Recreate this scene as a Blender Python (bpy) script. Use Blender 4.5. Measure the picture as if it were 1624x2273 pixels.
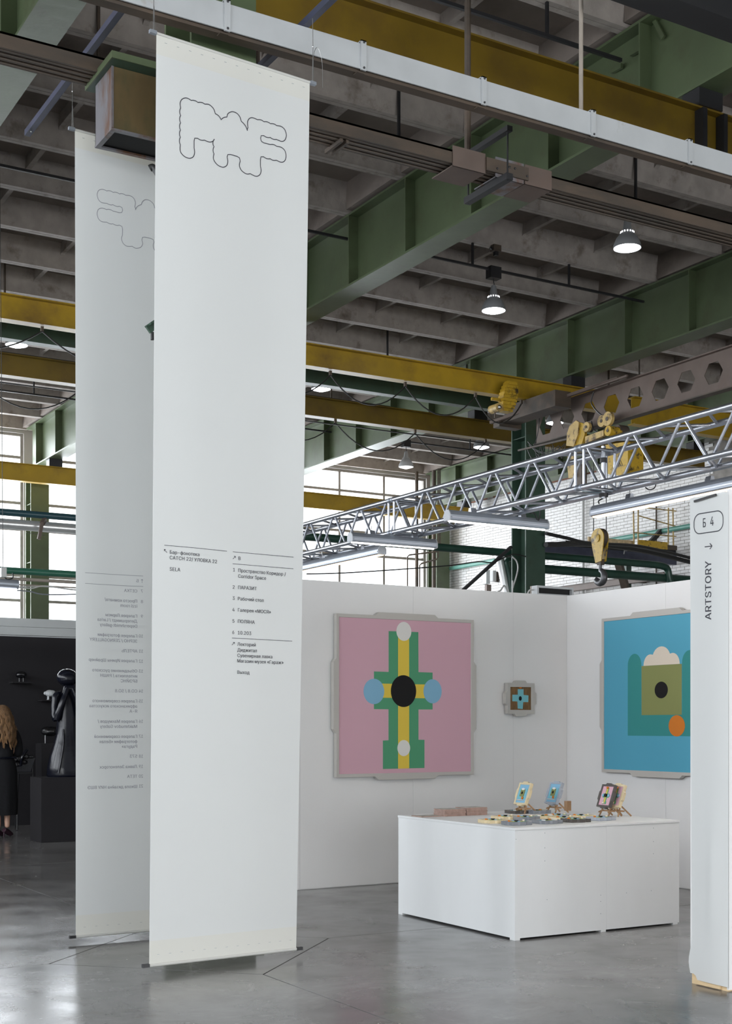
import bpy, bmesh, math, random
from mathutils import Vector, Matrix
from math import sin, cos, pi, radians, sqrt
random.seed(7)
for o in list(bpy.data.objects): bpy.data.objects.remove(o, do_unlink=True)
SC = bpy.context.scene
COL = SC.collection

# ------------------------------------------------------------------ camera
F = 2965.0; CX = 812.0; HZ = 1610.0; CAMZ = 1.5
FWD = (.5065, .8622); RGT = (.8622, -.5065)
cd = bpy.data.cameras.new('camera'); cam = bpy.data.objects.new('camera', cd); COL.objects.link(cam)
cd.sensor_fit = 'HORIZONTAL'; cd.sensor_width = 24; cd.lens = 24*F/1624
cd.shift_y = (HZ-1136.5)/1624; cd.clip_start = .1; cd.clip_end = 300
cam.location = (0, 0, CAMZ); cam.rotation_euler = (pi/2, 0, -math.atan2(.5065, .8622))
SC.camera = cam
# ------------------------------------------------------------------ light
W = bpy.data.worlds.new('overcast_sky'); SC.world = W; W.use_nodes = True
W.node_tree.nodes['Background'].inputs[0].default_value = (.93, .96, 1, 1)
W.node_tree.nodes['Background'].inputs[1].default_value = 3.0
SC.view_settings.view_transform = 'Standard'; SC.view_settings.look = 'None'
SC.view_settings.gamma = 1; SC.view_settings.use_curve_mapping = False
SC.view_settings.exposure = 0.20
def area(name, loc, rot, sx, sy, power, col=(1, 1, 1)):
    l = bpy.data.lights.new(name, 'AREA'); l.shape = 'RECTANGLE'; l.size = sx; l.size_y = sy
    l.energy = power; l.color = col
    o = bpy.data.objects.new(name, l); COL.objects.link(o); o.location = loc; o.rotation_euler = rot
    return o
# daylight lamps outside the panes; left and front windows unseen, sized for fill light
area('unseen_left_daylight', (-9.6, 11.5, 5.8), (0, -pi/2, 0), 5.6, 39, 4100, (.91, .94, 1))
area('unseen_front_daylight', (6, -9.7, 2.3), (pi/2, 0, 0), 28, 3.6, 2450, (.98, .985, 1))
area('daylight_back_windows', (6.5, 34.4, 5.9), (-pi/2, 0, 0), 28, 6.0, 5200, (.90, .94, 1))

# ------------------------------------------------------------------ pixel to place
def ray(u, v):
    k = (u-CX)/F
    return (FWD[0]+RGT[0]*k, FWD[1]+RGT[1]*k, (HZ-v)/F)
def at_y(u, v, y): d = ray(u, v); t = y/d[1]; return Vector((d[0]*t, y, CAMZ+d[2]*t))
def at_x(u, v, x): d = ray(u, v); t = x/d[0]; return Vector((x, d[1]*t, CAMZ+d[2]*t))
def at_z(u, v, z): d = ray(u, v); t = (z-CAMZ)/d[2]; return Vector((d[0]*t, d[1]*t, z))
def proj(p):
    X = p[0]*RGT[0]+p[1]*RGT[1]; Y = p[0]*FWD[0]+p[1]*FWD[1]
    return (CX+F*X/Y, HZ-F*(p[2]-CAMZ)/Y)

# ------------------------------------------------------------------ materials
MATS = {}
def mat(name, col, rough=.6, metal=0., var=.0, scale=3., bump=0., bscale=30., emit=None, estr=0., coat=0., dirt=None, dscale=1.2, dlo=.5, dhi=.7, stretch=None, sheen=0., spec=.5):
    if name in MATS: return MATS[name]
    m = bpy.data.materials.new(name); m.use_nodes = True; nt = m.node_tree; N = nt.nodes; L = nt.links
    b = N['Principled BSDF']; b.inputs['Roughness'].default_value = rough; b.inputs['Metallic'].default_value = metal
    b.inputs['Specular IOR Level'].default_value = spec
    b.inputs['Base Color'].default_value = (*col, 1); b.inputs['Coat Weight'].default_value = coat
    if emit: b.inputs['Emission Color'].default_value = (*emit, 1); b.inputs['Emission Strength'].default_value = estr
    if var or bump or dirt:
        g = N.new('ShaderNodeNewGeometry'); mp = N.new('ShaderNodeMapping')
        L.new(g.outputs['Position'], mp.inputs[0])
        if stretch: mp.inputs['Scale'].default_value = stretch
    if var or dirt:
        n = N.new('ShaderNodeTexNoise'); n.inputs['Scale'].default_value = scale; n.inputs['Detail'].default_value = 6
        L.new(mp.outputs[0], n.inputs[0])
        r = N.new('ShaderNodeMapRange'); r.inputs[1].default_value = .3; r.inputs[2].default_value = .7
        r.inputs[3].default_value = 1-var; r.inputs[4].default_value = 1+var
        L.new(n.outputs[0], r.inputs[0])
        mx = N.new('ShaderNodeVectorMath'); mx.operation = 'SCALE'; mx.inputs[0].default_value = col
        L.new(r.outputs[0], mx.inputs['Scale']); out = mx.outputs[0]
        if dirt:
            n2 = N.new('ShaderNodeTexNoise'); n2.inputs['Scale'].default_value = dscale; n2.inputs['Detail'].default_value = 8
            n2.inputs['Roughness'].default_value = .65
            L.new(mp.outputs[0], n2.inputs[0])
            r2 = N.new('ShaderNodeMapRange'); r2.inputs[1].default_value = dlo; r2.inputs[2].default_value = dhi
            L.new(n2.outputs[0], r2.inputs[0])
            mm = N.new('ShaderNodeMix'); mm.data_type = 'RGBA'; L.new(r2.outputs[0], mm.inputs[0])
            L.new(out, mm.inputs[6]); mm.inputs[7].default_value = (*dirt, 1); out = mm.outputs[2]
        L.new(out, b.inputs['Base Color'])
    if bump:
        n3 = N.new('ShaderNodeTexNoise'); n3.inputs['Scale'].default_value = bscale; n3.inputs['Detail'].default_value = 5
        L.new(mp.outputs[0], n3.inputs[0])
        bp = N.new('ShaderNodeBump'); bp.inputs['Strength'].default_value = bump; bp.inputs['Distance'].default_value = .02
        L.new(n3.outputs[0], bp.inputs['Height']); L.new(bp.outputs[0], b.inputs['Normal'])
    MATS[name] = m
    return m

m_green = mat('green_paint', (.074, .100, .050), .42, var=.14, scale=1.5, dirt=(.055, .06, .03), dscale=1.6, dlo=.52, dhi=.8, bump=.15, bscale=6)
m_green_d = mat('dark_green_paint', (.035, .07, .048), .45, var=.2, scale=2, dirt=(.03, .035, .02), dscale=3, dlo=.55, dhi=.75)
m_yellow = mat('ochre_yellow_paint', (.36, .225, .012), .42, var=.14, scale=2, dirt=(.14, .075, .015), dscale=1.3, dlo=.48, dhi=.8)
m_yellow_shade = mat('shaded_dirty_ochre_paint', (.16, .10, .007), .45, var=.14, scale=2, dirt=(.09, .05, .012), dscale=1.3, dlo=.48, dhi=.8)  # same ochre paint, darkened to carry the dim light on these beams
m_yellow_b = mat('bright_yellow_paint', (.48, .30, .02), .4, var=.15, scale=8, dirt=(.045, .03, .015), dscale=8, dlo=.50, dhi=.64)
m_hook = mat('dark_worn_steel', (.10, .10, .105), .4, metal=.6, var=.2, scale=9)
m_yellow_p = mat('pale_yellow_paint', (.46, .32, .11), .5, var=.15, scale=8, dirt=(.07, .04, .02), dscale=9, dlo=.50, dhi=.66)
m_white_steel = mat('white_painted_steel', (.42, .435, .445), .4, var=.05, scale=4, dirt=(.33, .31, .29), dscale=5, dlo=.64, dhi=.75)
m_rust = mat('dirty_brown_steel', (.075, .053, .037), .6, var=.3, scale=5, dirt=(.045, .036, .028), dscale=3, dlo=.45, dhi=.65, stretch=(.3, 1, 1))
m_brown = mat('brown_primer_steel', (.115, .083, .068), .6, var=.12, scale=4, dirt=(.11, .07, .055), dscale=2.5, dlo=.52, dhi=.75)
m_rustbox = mat('rust_streaked_green_steel', (.10, .068, .028), .45, var=.25, scale=5, dirt=(.035, .048, .02), dscale=2.4, dlo=.42, dhi=.62, stretch=(1, 1, .4))
m_rustbox2 = mat('galvanised_rust_streaked_panel', (.19, .185, .20), .4, metal=.3, var=.15, scale=5, dirt=(.14, .07, .04), dscale=4, dlo=.48, dhi=.6, stretch=(1, 1, .35))
m_black = mat('black_steel', (.014, .014, .016), .45)
m_unistrut = mat('dark_blue_grey_channel', (.05, .055, .09), .4, var=.2, scale=6)
m_dark = mat('near_black_void', (.008, .008, .008), .8)
m_wire = mat('bright_steel_wire', (.5, .5, .5), .35, metal=1)
m_alu = mat('aluminium_tube', (.50, .52, .57), .36, metal=1, var=.08, scale=12, bump=.06, bscale=60)
m_alu_matt = mat('matt_grey_aluminium', (.36, .39, .44), .42, metal=.6, var=.05, scale=8)
m_cap = mat('cast_grey_end_cap', (.5, .52, .55), .5, bump=.5, bscale=90)
m_clear = mat('led_clear_strip', (.8, .75, .65), .3, emit=(1, .58, .28), estr=4.5)
m_clear_cool = mat('led_neutral_strip', (.8, .8, .8), .3, emit=(1, .91, .82), estr=12)
m_clear_wide = mat('led_bright_diffuser', (.8, .8, .8), .3, emit=(1, .92, .85), estr=60)
m_lamp_glow = mat('lamp_lens', (.9, .9, .9), .3, emit=(.93, .95, 1), estr=13)
m_lamp_off = mat('lamp_lens_faint', (.9, .9, .9), .3, emit=(.95, .96, 1), estr=2.0)
m_lamp = mat('grey_lamp_housing', (.30, .31, .32), .35, metal=.4)
m_lamp_l = mat('pale_lamp_reflector', (.5, .5, .5), .4)
m_wall = mat('white_emulsion', (.74, .735, .73), .75, var=.018, scale=1.3, bump=.04, bscale=120)
m_wall2 = mat('white_emulsion_table', (.76, .775, .78), .6, var=.03, scale=2.5, stretch=(1, 1, .3))
m_blackwall = mat('charcoal_emulsion', (.0125, .011, .0135), .75, var=.1, scale=2)
m_lintel = mat('pale_grey_panel', (.46, .48, .48), .6, var=.05, scale=2)
m_ply = mat('raw_pine', (.62, .46, .27), .6, var=.12, scale=6, stretch=(1, 1, 6))
m_wood = mat('brown_beech', (.34, .20, .10), .5, var=.15, scale=20)
m_osb = mat('strand_board', (.55, .42, .25), .7, var=.3, scale=14)
m_conc = mat('ribbed_slab_concrete', (.205, .172, .150), .85, var=.16, scale=1.4, dirt=(.085, .068, .055), dscale=.9, dlo=.5, dhi=.8, bump=.35, bscale=9)
m_concrib = mat('ribbed_slab_rib_lit', (.33, .295, .27), .85, var=.15, scale=5, dirt=(.14, .11, .09), dscale=3, dlo=.55, dhi=.75, bump=.3, bscale=14)  # same concrete made paler; floor light on rib edges put into the colour
m_brick = mat('white_painted_brick', (.78, .765, .755), .75, var=.06, scale=9, bump=.2, bscale=35)
m_brickred = mat('bare_red_brick', (.33, .15, .10), .8, var=.2, scale=8)
m_mortar = mat('dark_mortar', (.27, .25, .23), .9, var=.2, scale=6)
m_joint = mat('floor_joint_filler', (.045, .042, .04), .9)
m_hall = mat('hall_plaster', (.45, .44, .42), .85, var=.1, scale=.8)
m_frame = mat('window_steel_frame', (.30, .28, .26), .6, var=.15, scale=5)
m_pipe_g = mat('green_pipe_paint', (.015, .05, .035), .35, var=.15, scale=4)
m_pipe_l = mat('sea_green_pipe_paint', (.10, .27, .22), .4, var=.1, scale=4)
m_pipe_t = mat('teal_pipe_paint', (.02, .06, .075), .35, var=.1, scale=4)
m_pipe_gm = mat('mid_green_pipe_paint', (.03, .13, .085), .35, var=.1, scale=4)
m_foil = mat('silver_pipe_jacket', (.75, .75, .75), .3, metal=.7, var=.08, scale=3)
m_beige = mat('beige_conduit', (.30, .26, .22), .5, var=.1, scale=6)
m_cable = mat('black_cable', (.018, .018, .018), .5)
m_cable_g = mat('grey_cable', (.45, .45, .44), .5)
m_ink = mat('charcoal_print', (.035, .035, .045), .8)
m_ink2 = mat('show_through_print', (.30, .30, .335), .85)
m_frame_g = mat('grey_lacquer_frame', (.47, .45, .42), .45)
m_skin = mat('skin', (.55, .33, .24), .5)
m_hair = mat('auburn_hair', (.22, .115, .045), .45, var=.4, scale=22, stretch=(3, 3, .6), bump=1, bscale=60)
m_blackcloth = mat('black_cloth', (.006, .006, .008), .9, bump=.3, bscale=20)
m_shoe = mat('plum_leather', (.045, .018, .03), .3)
m_gloss = mat('glossy_black_resin', (.006, .007, .013), .22, spec=.4, bump=.15, bscale=9)
m_gloss2 = mat('gloss_black_lumpy', (.008, .008, .010), .1, coat=.6, bump=.9, bscale=30)
m_plaster_w = mat('white_plaster', (.7, .72, .74), .6, bump=.6, bscale=60)
m_pink = mat('art_pink', (.60, .36, .43), .7)
m_agreen = mat('art_green', (.07, .30, .155), .7)
m_ayellow = mat('art_yellow', (.72, .53, .06), .7)
m_awhite = mat('art_white', (.72, .71, .68), .7)
m_ablack = mat('art_black', (.006, .0055, .006), .6, spec=.25)
m_ablue = mat('art_sky_blue', (.21, .43, .60), .7)
m_aturq = mat('art_turquoise', (.075, .34, .48), .7)
m_ateal = mat('art_teal', (.025, .235, .23), .7)
m_aolive = mat('art_olive', (.22, .24, .08), .7)
m_aorange = mat('art_orange', (.58, .17, .010), .7)
m_acream = mat('art_cream', (.68, .60, .50), .7)
m_abrown = mat('art_brown', (.17, .09, .03), .7, var=.35, scale=30, stretch=(3, 3, .5))
m_aqua = mat('art_aqua', (.17, .47, .53), .7)
m_cream_res = mat('cream_resin', (.66, .55, .35), .25, coat=.3)
m_grey_res = mat('grey_resin', (.20, .215, .24), .2, coat=.4)
m_lgrey_res = mat('light_grey_resin', (.34, .37, .42), .2, coat=.4)
m_dark_res = mat('dark_brown_resin', (.07, .06, .055), .15, coat=.5)
m_card = mat('pinkish_board_edge', (.36, .24, .20), .6, var=.2, scale=40)
m_cardtop = mat('printed_board_face', (.42, .42, .38), .5, var=.3, scale=25)

def fabric(name, col, trans):
    m = bpy.data.materials.new(name); m.use_nodes = True; N = m.node_tree.nodes; L = m.node_tree.links
    b = N['Principled BSDF']; b.inputs['Base Color'].default_value = (*col, 1); b.inputs['Roughness'].default_value = .8
    b.inputs['Specular IOR Level'].default_value = .2
    t = N.new('ShaderNodeBsdfTranslucent'); t.inputs[0].default_value = (*col, 1)
    g = N.new('ShaderNodeNewGeometry'); n = N.new('ShaderNodeTexNoise'); n.inputs['Scale'].default_value = 900
    L.new(g.outputs['Position'], n.inputs[0]); bp = N.new('ShaderNodeBump'); bp.inputs['Strength'].default_value = .03; bp.inputs['Distance'].default_value = .001
    L.new(n.outputs[0], bp.inputs['Height']); L.new(bp.outputs[0], b.inputs['Normal'])
    x = N.new('ShaderNodeMixShader'); x.inputs[0].default_value = trans
    L.new(b.outputs[0], x.inputs[1]); L.new(t.outputs[0], x.inputs[2]); L.new(x.outputs[0], N['Material Output'].inputs[0])
    return m
m_banner = fabric('banner_textile', (.80, .81, .805), .45)
m_banner_hem = fabric('banner_hem_double_textile', (.80, .795, .755), .40)

def floor_mat():
    m = bpy.data.materials.new('polished_concrete'); m.use_nodes = True; N = m.node_tree.nodes; L = m.node_tree.links
    b = N['Principled BSDF']; g = N.new('ShaderNodeNewGeometry'); P = g.outputs['Position']
    def noise(s, d=6, r=.6, vec=None, dist=0):
        n = N.new('ShaderNodeTexNoise'); n.inputs['Scale'].default_value = s; n.inputs['Detail'].default_value = d
        n.inputs['Roughness'].default_value = r; n.inputs['Distortion'].default_value = dist
        L.new(vec or P, n.inputs[0]); return n.outputs[0]
    def ramp(x, a, c, lo=0., hi=1.):
        r = N.new('ShaderNodeMapRange'); r.inputs[1].default_value = a; r.inputs[2].default_value = c
        r.inputs[3].default_value = lo; r.inputs[4].default_value = hi; L.new(x, r.inputs[0]); return r.outputs[0]
    def mix(f, a, c):
        x = N.new('ShaderNodeMix'); x.data_type = 'RGBA'; L.new(f, x.inputs[0])
        for s, i in ((a, 6), (c, 7)):
            if isinstance(s, tuple): x.inputs[i].default_value = (*s, 1)
            else: L.new(s, x.inputs[i])
        return x.outputs[2]
    c = mix(ramp(noise(.9, 8, .65, dist=.6), .35, .68), (.115, .11, .107), (.225, .222, .22))
    c = mix(ramp(noise(3.5, 8, .7, dist=.8), .56, .85), c, (.29, .285, .28))
    c = mix(ramp(noise(2.2, 6, .6), .60, .78, 0, .7), c, (.115, .095, .08))
    # paint flecks
    c = mix(ramp(noise(7, 3, .5, dist=.6), .775, .79), c, (.50, .51, .51))
    # hairline cracks
    vo = N.new('ShaderNodeTexVoronoi'); vo.feature = 'DISTANCE_TO_EDGE'; vo.inputs['Scale'].default_value = .33
    ad = N.new('ShaderNodeVectorMath'); ad.operation = 'ADD'; n2 = N.new('ShaderNodeTexNoise'); n2.inputs['Scale'].default_value = 2.2; n2.inputs['Detail'].default_value = 6
    L.new(P, n2.inputs[0]); L.new(P, ad.inputs[0]); L.new(n2.outputs['Color'], ad.inputs[1]); L.new(ad.outputs[0], vo.inputs['Vector'])
    c = mix(ramp(vo.outputs[0], 0, .0022, .55, 0), c, (.05, .045, .04))
    L.new(c, b.inputs['Base Color'])
    L.new(ramp(noise(2.2, 5, .55), .3, .75, .15, .30), b.inputs['Roughness'])
    b.inputs['Specular IOR Level'].default_value = .75
    bp = N.new('ShaderNodeBump'); bp.inputs['Strength'].default_value = .025; bp.inputs['Distance'].default_value = .005
    L.new(noise(7, 6, .6), bp.inputs['Height']); L.new(bp.outputs[0], b.inputs['Normal'])
    return m
m_floor = floor_mat()

# ------------------------------------------------------------------ mesh helpers
WL = {}
class MB:
    def __init__(s): s.v = []; s.f = []; s.mi = []; s.cur = 0
    def add(s, vs, fs):
        n = len(s.v); s.v += [tuple(v) for v in vs]; s.f += [tuple(i+n for i in f) for f in fs]; s.mi += [s.cur]*len(fs); return s
    def box(s, x0, x1, y0, y1, z0, z1):
        return s.add([(x0, y0, z0), (x1, y0, z0), (x1, y1, z0), (x0, y1, z0), (x0, y0, z1), (x1, y0, z1), (x1, y1, z1), (x0, y1, z1)],
                     [(3, 2, 1, 0), (4, 5, 6, 7), (0, 1, 5, 4), (1, 2, 6, 5), (2, 3, 7, 6), (3, 0, 4, 7)])
    def bar(s, p, q, w, h, up=(0, 0, 1)):
        p = Vector(p); q = Vector(q); d = (q-p).normalized(); a = d.cross(Vector(up))
        if a.length < 1e-3: a = d.cross(Vector((1, 0, 0)))
        a.normalize(); b = a.cross(d); a *= w/2; b *= h/2
        return s.add([p-a-b, p+a-b, p+a+b, p-a+b, q-a-b, q+a-b, q+a+b, q-a+b],
                     [(3, 2, 1, 0), (4, 5, 6, 7), (0, 1, 5, 4), (1, 2, 6, 5), (2, 3, 7, 6), (3, 0, 4, 7)])
    def tube(s, pts, r, n=10, caps=True):
        pts = [Vector(p) for p in pts]; rs = r if isinstance(r, (list, tuple)) else [r]*len(pts)
        rings = []; a = None
        for i, p in enumerate(pts):
            d = (pts[min(i+1, len(pts)-1)]-pts[max(i-1, 0)]).normalized()
            if a is None:
                a = d.cross(Vector((0, 0, 1)))
                if a.length < 1e-3: a = d.cross(Vector((1, 0, 0)))
            a = (a-d*a.dot(d)).normalized(); b = d.cross(a)
            rings.append([p+(a*cos(2*pi*k/n)+b*sin(2*pi*k/n))*rs[i] for k in range(n)])
        vs = [v for R in rings for v in R]; fs = []
        for i in range(len(rings)-1):
            for k in range(n):
                fs.append((i*n+k, i*n+(k+1) % n, (i+1)*n+(k+1) % n, (i+1)*n+k))
        if caps: fs.append(tuple(range(n-1, -1, -1))); fs.append(tuple((len(rings)-1)*n+k for k in range(n)))
        return s.add(vs, fs)
    def lathe(s, prof, c=(0, 0, 0), n=24, sx=1, sy=1):
        c = Vector(c); vs = []; fs = []
        for r, z in prof:
            for k in range(n): vs.append(c+Vector((r*cos(2*pi*k/n)*sx, r*sin(2*pi*k/n)*sy, z)))
        for i in range(len(prof)-1):
            for k in range(n): fs.append((i*n+k, i*n+(k+1) % n, (i+1)*n+(k+1) % n, (i+1)*n+k))
        fs.append(tuple(range(n-1, -1, -1))); fs.append(tuple((len(prof)-1)*n+k for k in range(n)))
        return s.add(vs, fs)
    def prism(s, poly, fn, d0, d1):
        """poly: 2D points; fn(a, b, d) -> 3D"""
        n = len(poly)
        vs = [fn(a, b, d0) for a, b in poly]+[fn(a, b, d1) for a, b in poly]
        fs = [tuple(range(n-1, -1, -1)), tuple(range(n, 2*n))]+[(k, (k+1) % n, n+(k+1) % n, n+k) for k in range(n)]
        return s.add(vs, fs)
    def ring(s, outer, inner, fn, d0, d1, din=None):
        """flat frame between two outlines with equal point counts"""
        n = len(outer); din = d1 if din is None else din
        vs = [fn(a, b, d0) for a, b in outer]+[fn(a, b, d1) for a, b in outer]+[fn(a, b, din) for a, b in inner]+[fn(a, b, d0) for a, b in inner]
        fs = []
        for k in range(n):
            j = (k+1) % n
            fs += [(k, j, n+j, n+k), (n+k, n+j, 2*n+j, 2*n+k), (2*n+k, 2*n+j, 3*n+j, 3*n+k), (3*n+k, 3*n+j, j, k)]
        return s.add(vs, fs)
    def ball(s, c, r, sx=1, sy=1, sz=1, n=14, m=8):
        prof = [(max(1e-4, r*sin(pi*i/m)), -r*cos(pi*i/m)*sz) for i in range(m+1)]
        return s.lathe(prof, c, n, sx, sy)
    def build(s, name, m, parent=None, smooth=False, local=False, kind=None, label=None, cat=None, group=None, bevel=0, origin=None):
        me = bpy.data.meshes.new(name); off = Vector((0, 0, 0))
        if parent is not None and not local: off = WL.get(parent, Vector((0, 0, 0)))
        if parent is None and origin is not None: off = Vector(origin)
        me.from_pydata([Vector(v)-off for v in s.v] if off.length else s.v, [], s.f)
        for mm in (m if isinstance(m, (list, tuple)) else [m]): me.materials.append(mm)
        for p, i in zip(me.polygons, s.mi): p.material_index = i
        bm = bmesh.new(); bm.from_mesh(me); bmesh.ops.recalc_face_normals(bm, faces=bm.faces); bm.to_mesh(me); bm.free()
        if smooth:
            me.polygons.foreach_set('use_smooth', [True]*len(me.polygons))
            try: me.set_sharp_from_angle(angle=radians(40))
            except Exception: pass
        o = bpy.data.objects.new(name, me); COL.objects.link(o)
        if parent is not None: o.parent = parent; WL[o] = WL.get(parent, Vector((0, 0, 0)))
        elif origin is not None: o.location = origin; WL[o] = Vector(origin)
        if bevel:
            b = o.modifiers.new('bevel', 'BEVEL'); b.width = bevel; b.segments = 2; b.limit_method = 'ANGLE'
        if kind: o['kind'] = kind
        tag(o, label, cat, group)
        return o
def tag(o, label=None, cat=None, group=None, kind=None):
    if label: o['label'] = label
    if cat: o['category'] = cat
    if group: o['group'] = group
    if kind: o['kind'] = kind
    return o
def thing(name, loc, label, cat, group=None, rot=(0, 0, 0)):
    o = bpy.data.objects.new(name, None); COL.objects.link(o); o.location = loc; o.rotation_euler = rot
    o.empty_display_size = .1; WL[o] = Vector(loc)
    return tag(o, label, cat, group)
def kids(o): return [c for c in COL.objects if c.parent == o]
def dup(root, loc=None, rot=None, label=None, group=None, _ch=None):
    r = root.copy(); COL.objects.link(r)
    if loc is not None: r.location = loc
    if rot is not None: r.rotation_euler = rot
    if label: r['label'] = label
    if group: r['group'] = group
    WL[r] = Vector(r.location)
    for ch in TREE.get(root, kids(root)):
        c = ch.copy(); COL.objects.link(c); c.parent = r
        for g in TREE.get(ch, kids(ch)):
            d = g.copy(); COL.objects.link(d); d.parent = c
    return r
TREE = {}
def freeze(root):
    TREE[root] = kids(root)
    for c in TREE[root]: TREE[c] = kids(c)
XYZ = lambda a, b, d: (a, b, d)
def hang(p, q, sag, n=14):
    p = Vector(p); q = Vector(q); return [p.lerp(q, i/n)-Vector((0, 0, sag*4*(i/n)*(1-i/n))) for i in range(n+1)]
def smoothpath(pts, k=5):
    P = [Vector(p) for p in pts]; out = []
    for i in range(len(P)-1):
        a = P[max(i-1, 0)]; b = P[i]; c = P[i+1]; d = P[min(i+2, len(P)-1)]
        for j in range(k):
            t = j/k; out.append(.5*((2*b)+(c-a)*t+(2*a-5*b+4*c-d)*t*t+(3*b-a-3*c+d)*t**3))
    out.append(P[-1]); return out

# ------------------------------------------------------------------ setting: floor
XL, XR, YF, YB = -9.0, 22.3, -9.0, 33.9
floor = MB().box(XL-.3, XR+.3, YF-.3, YB+.3, -.25, -.012).build('floor', m_joint, kind='structure')
GX = [-8.46, -2.46, 3.54, 9.54, 15.54, 21.54]; GY = [-3.75, 8.25, 20.25, 32.25]
def cutcorner(cell):
    return cell
ys = [-9.0, -3.75, 2.25, 8.25, 14.25, 20.25, 26.25, 32.25, 33.9]; xs = [-9.0, -8.46, -2.46, 3.54, 9.54, 15.54, 21.54, 22.3]
D = 1.0; g_ = .005
for i in range(len(xs)-1):
    for j in range(len(ys)-1):
        x0, x1, y0, y1 = xs[i]+g_, xs[i+1]-g_, ys[j]+g_, ys[j+1]-g_
        poly = []
        for (cx_, cy_, sx, sy) in ((x0, y0, 1, 1), (x1, y0, -1, 1), (x1, y1, -1, -1), (x0, y1, 1, -1)):
            gx = xs[i] if sx > 0 else xs[i+1]; gy = ys[j] if sy > 0 else ys[j+1]
            if gx in GX and gy in GY and x1-x0 > 3 and y1-y0 > 3:
                a = (cx_+sx*D, cy_); b = (cx_, cy_+sy*D)
                poly += [b, a] if (sx > 0) == (sy > 0) else [a, b]
            else: poly.append((cx_, cy_))
        MB().prism(poly, XYZ, -.03, 0).build('floor_slab', m_floor, floor)
for gx in GX[2:5]:
    for gy in GY[:3]:
        r = D-.004
        MB().prism([(gx-r, gy), (gx, gy-r), (gx+r, gy), (gx, gy+r)], XYZ, -.03, 0).build('floor_slab', m_floor, floor)

# ------------------------------------------------------------------ setting: ceiling of ribbed slabs
RIBZ = 8.97; SLABZ = 9.39
ceil = MB().box(XL-.3, XR+.3, YF-.3, YB+.3, SLABZ+.07, SLABZ+.2).build('ceiling', m_conc, kind='structure')
def slab_mesh():
    b = MB(); Lx = 5.98; Wy = 1.49
    b.box(0, Lx, 0, Wy, SLABZ, SLABZ+.07)
    b.cur = 1
    for y0, s in ((0, 1), (Wy, -1)):           # edge ribs, tapered
        w0, w1 = .07, .13
        pr = [(y0, RIBZ), (y0+s*w0, RIBZ), (y0+s*w1, SLABZ), (y0, SLABZ)]
        b.prism(pr, lambda a, c, d: (d, a, c), 0, Lx)
    b.cur = 0
    b.box(0, .14, .1, Wy-.1, RIBZ+.03, SLABZ); b.box(Lx-.14, Lx, .1, Wy-.1, RIBZ+.03, SLABZ)
    b.cur = 1
    for k in range(3):
        xc = 1.60+k*1.45
        b.prism([(.08, SLABZ-.21), (.15, SLABZ-.17), (Wy-.15, SLABZ-.17), (Wy-.08, SLABZ-.21), (Wy-.09, SLABZ), (.09, SLABZ)], lambda a, c, d: (d, a, c), xc-.035, xc+.035)
    return b
proto = slab_mesh().build('ceiling_slab', [m_conc, m_concrib], ceil)
GC = [-8.25, -2.25, 3.75, 9.75, 15.75, 21.75]
first = True
for gx in GC[:5]:
    y = -8.5
    while y < 33.4:
        o = proto if first else proto.copy()
        if not first: COL.objects.link(o); o.parent = ceil
        o.location = (gx, y, 0); first = False; y += 1.5
# strip between last girder and brick wall
MB().box(21.75, XR+.3, YF, YB, RIBZ+.05, SLABZ).build('ceiling_slab', m_conc, ceil)

# ------------------------------------------------------------------ setting: walls
def wall_with_windows(name, fixed, axis, a0, a1, z0, z1, openings, th=.3, outward=1, m=m_hall):
    """axis 'x': wall runs along x at y=fixed; openings (a0,a1,z0,z1) sorted, sharing one z range"""
    b = MB()
    def bx(p, q, zz0, zz1):
        if q-p < 1e-3: return
        if axis == 'x': b.box(p, q, min(fixed, fixed+outward*th), max(fixed, fixed+outward*th), zz0, zz1)
        else: b.box(min(fixed, fixed+outward*th), max(fixed, fixed+outward*th), p, q, zz0, zz1)
    oz0, oz1 = openings[0][2], openings[0][3]
    bx(a0, a1, z0, oz0); bx(a0, a1, oz1, z1)
    c = a0
    for o in openings: bx(c, o[0], oz0, oz1); c = o[1]
    bx(c, a1, oz0, oz1)
    return b.build(name, m, kind='structure')
bays = [(-7.8, -2.3), (-1.75, 3.6), (4.25, 9.68), (10.25, 15.6), (16.2, 21.85)]
wall_with_windows('wall_back', 33.6, 'x', XL-.3, XR+.3, 0, 9.7, [(a, b, 2.6, 8.9) for a, b in bays])
HB = [2.65, 3.3, 4.67, 5.30, 6.47, 7.14, 8.30, 8.85]
wn = 1
m_glass = bpy.data.materials.new('window_glass'); m_glass.use_nodes = True
_n = m_glass.node_tree.nodes; _l = m_glass.node_tree.links
_t = _n.new('ShaderNodeBsdfTransparent'); _t.inputs[0].default_value = (.97, .98, .98, 1); _g = _n.new('ShaderNodeBsdfGlossy'); _g.inputs['Roughness'].default_value = .05
_m = _n.new('ShaderNodeMixShader'); _m.inputs[0].default_value = .05; _l.new(_t.outputs[0], _m.inputs[1]); _l.new(_g.outputs[0], _m.inputs[2]); _l.new(_m.outputs[0], _n['Material Output'].inputs[0])
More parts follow.
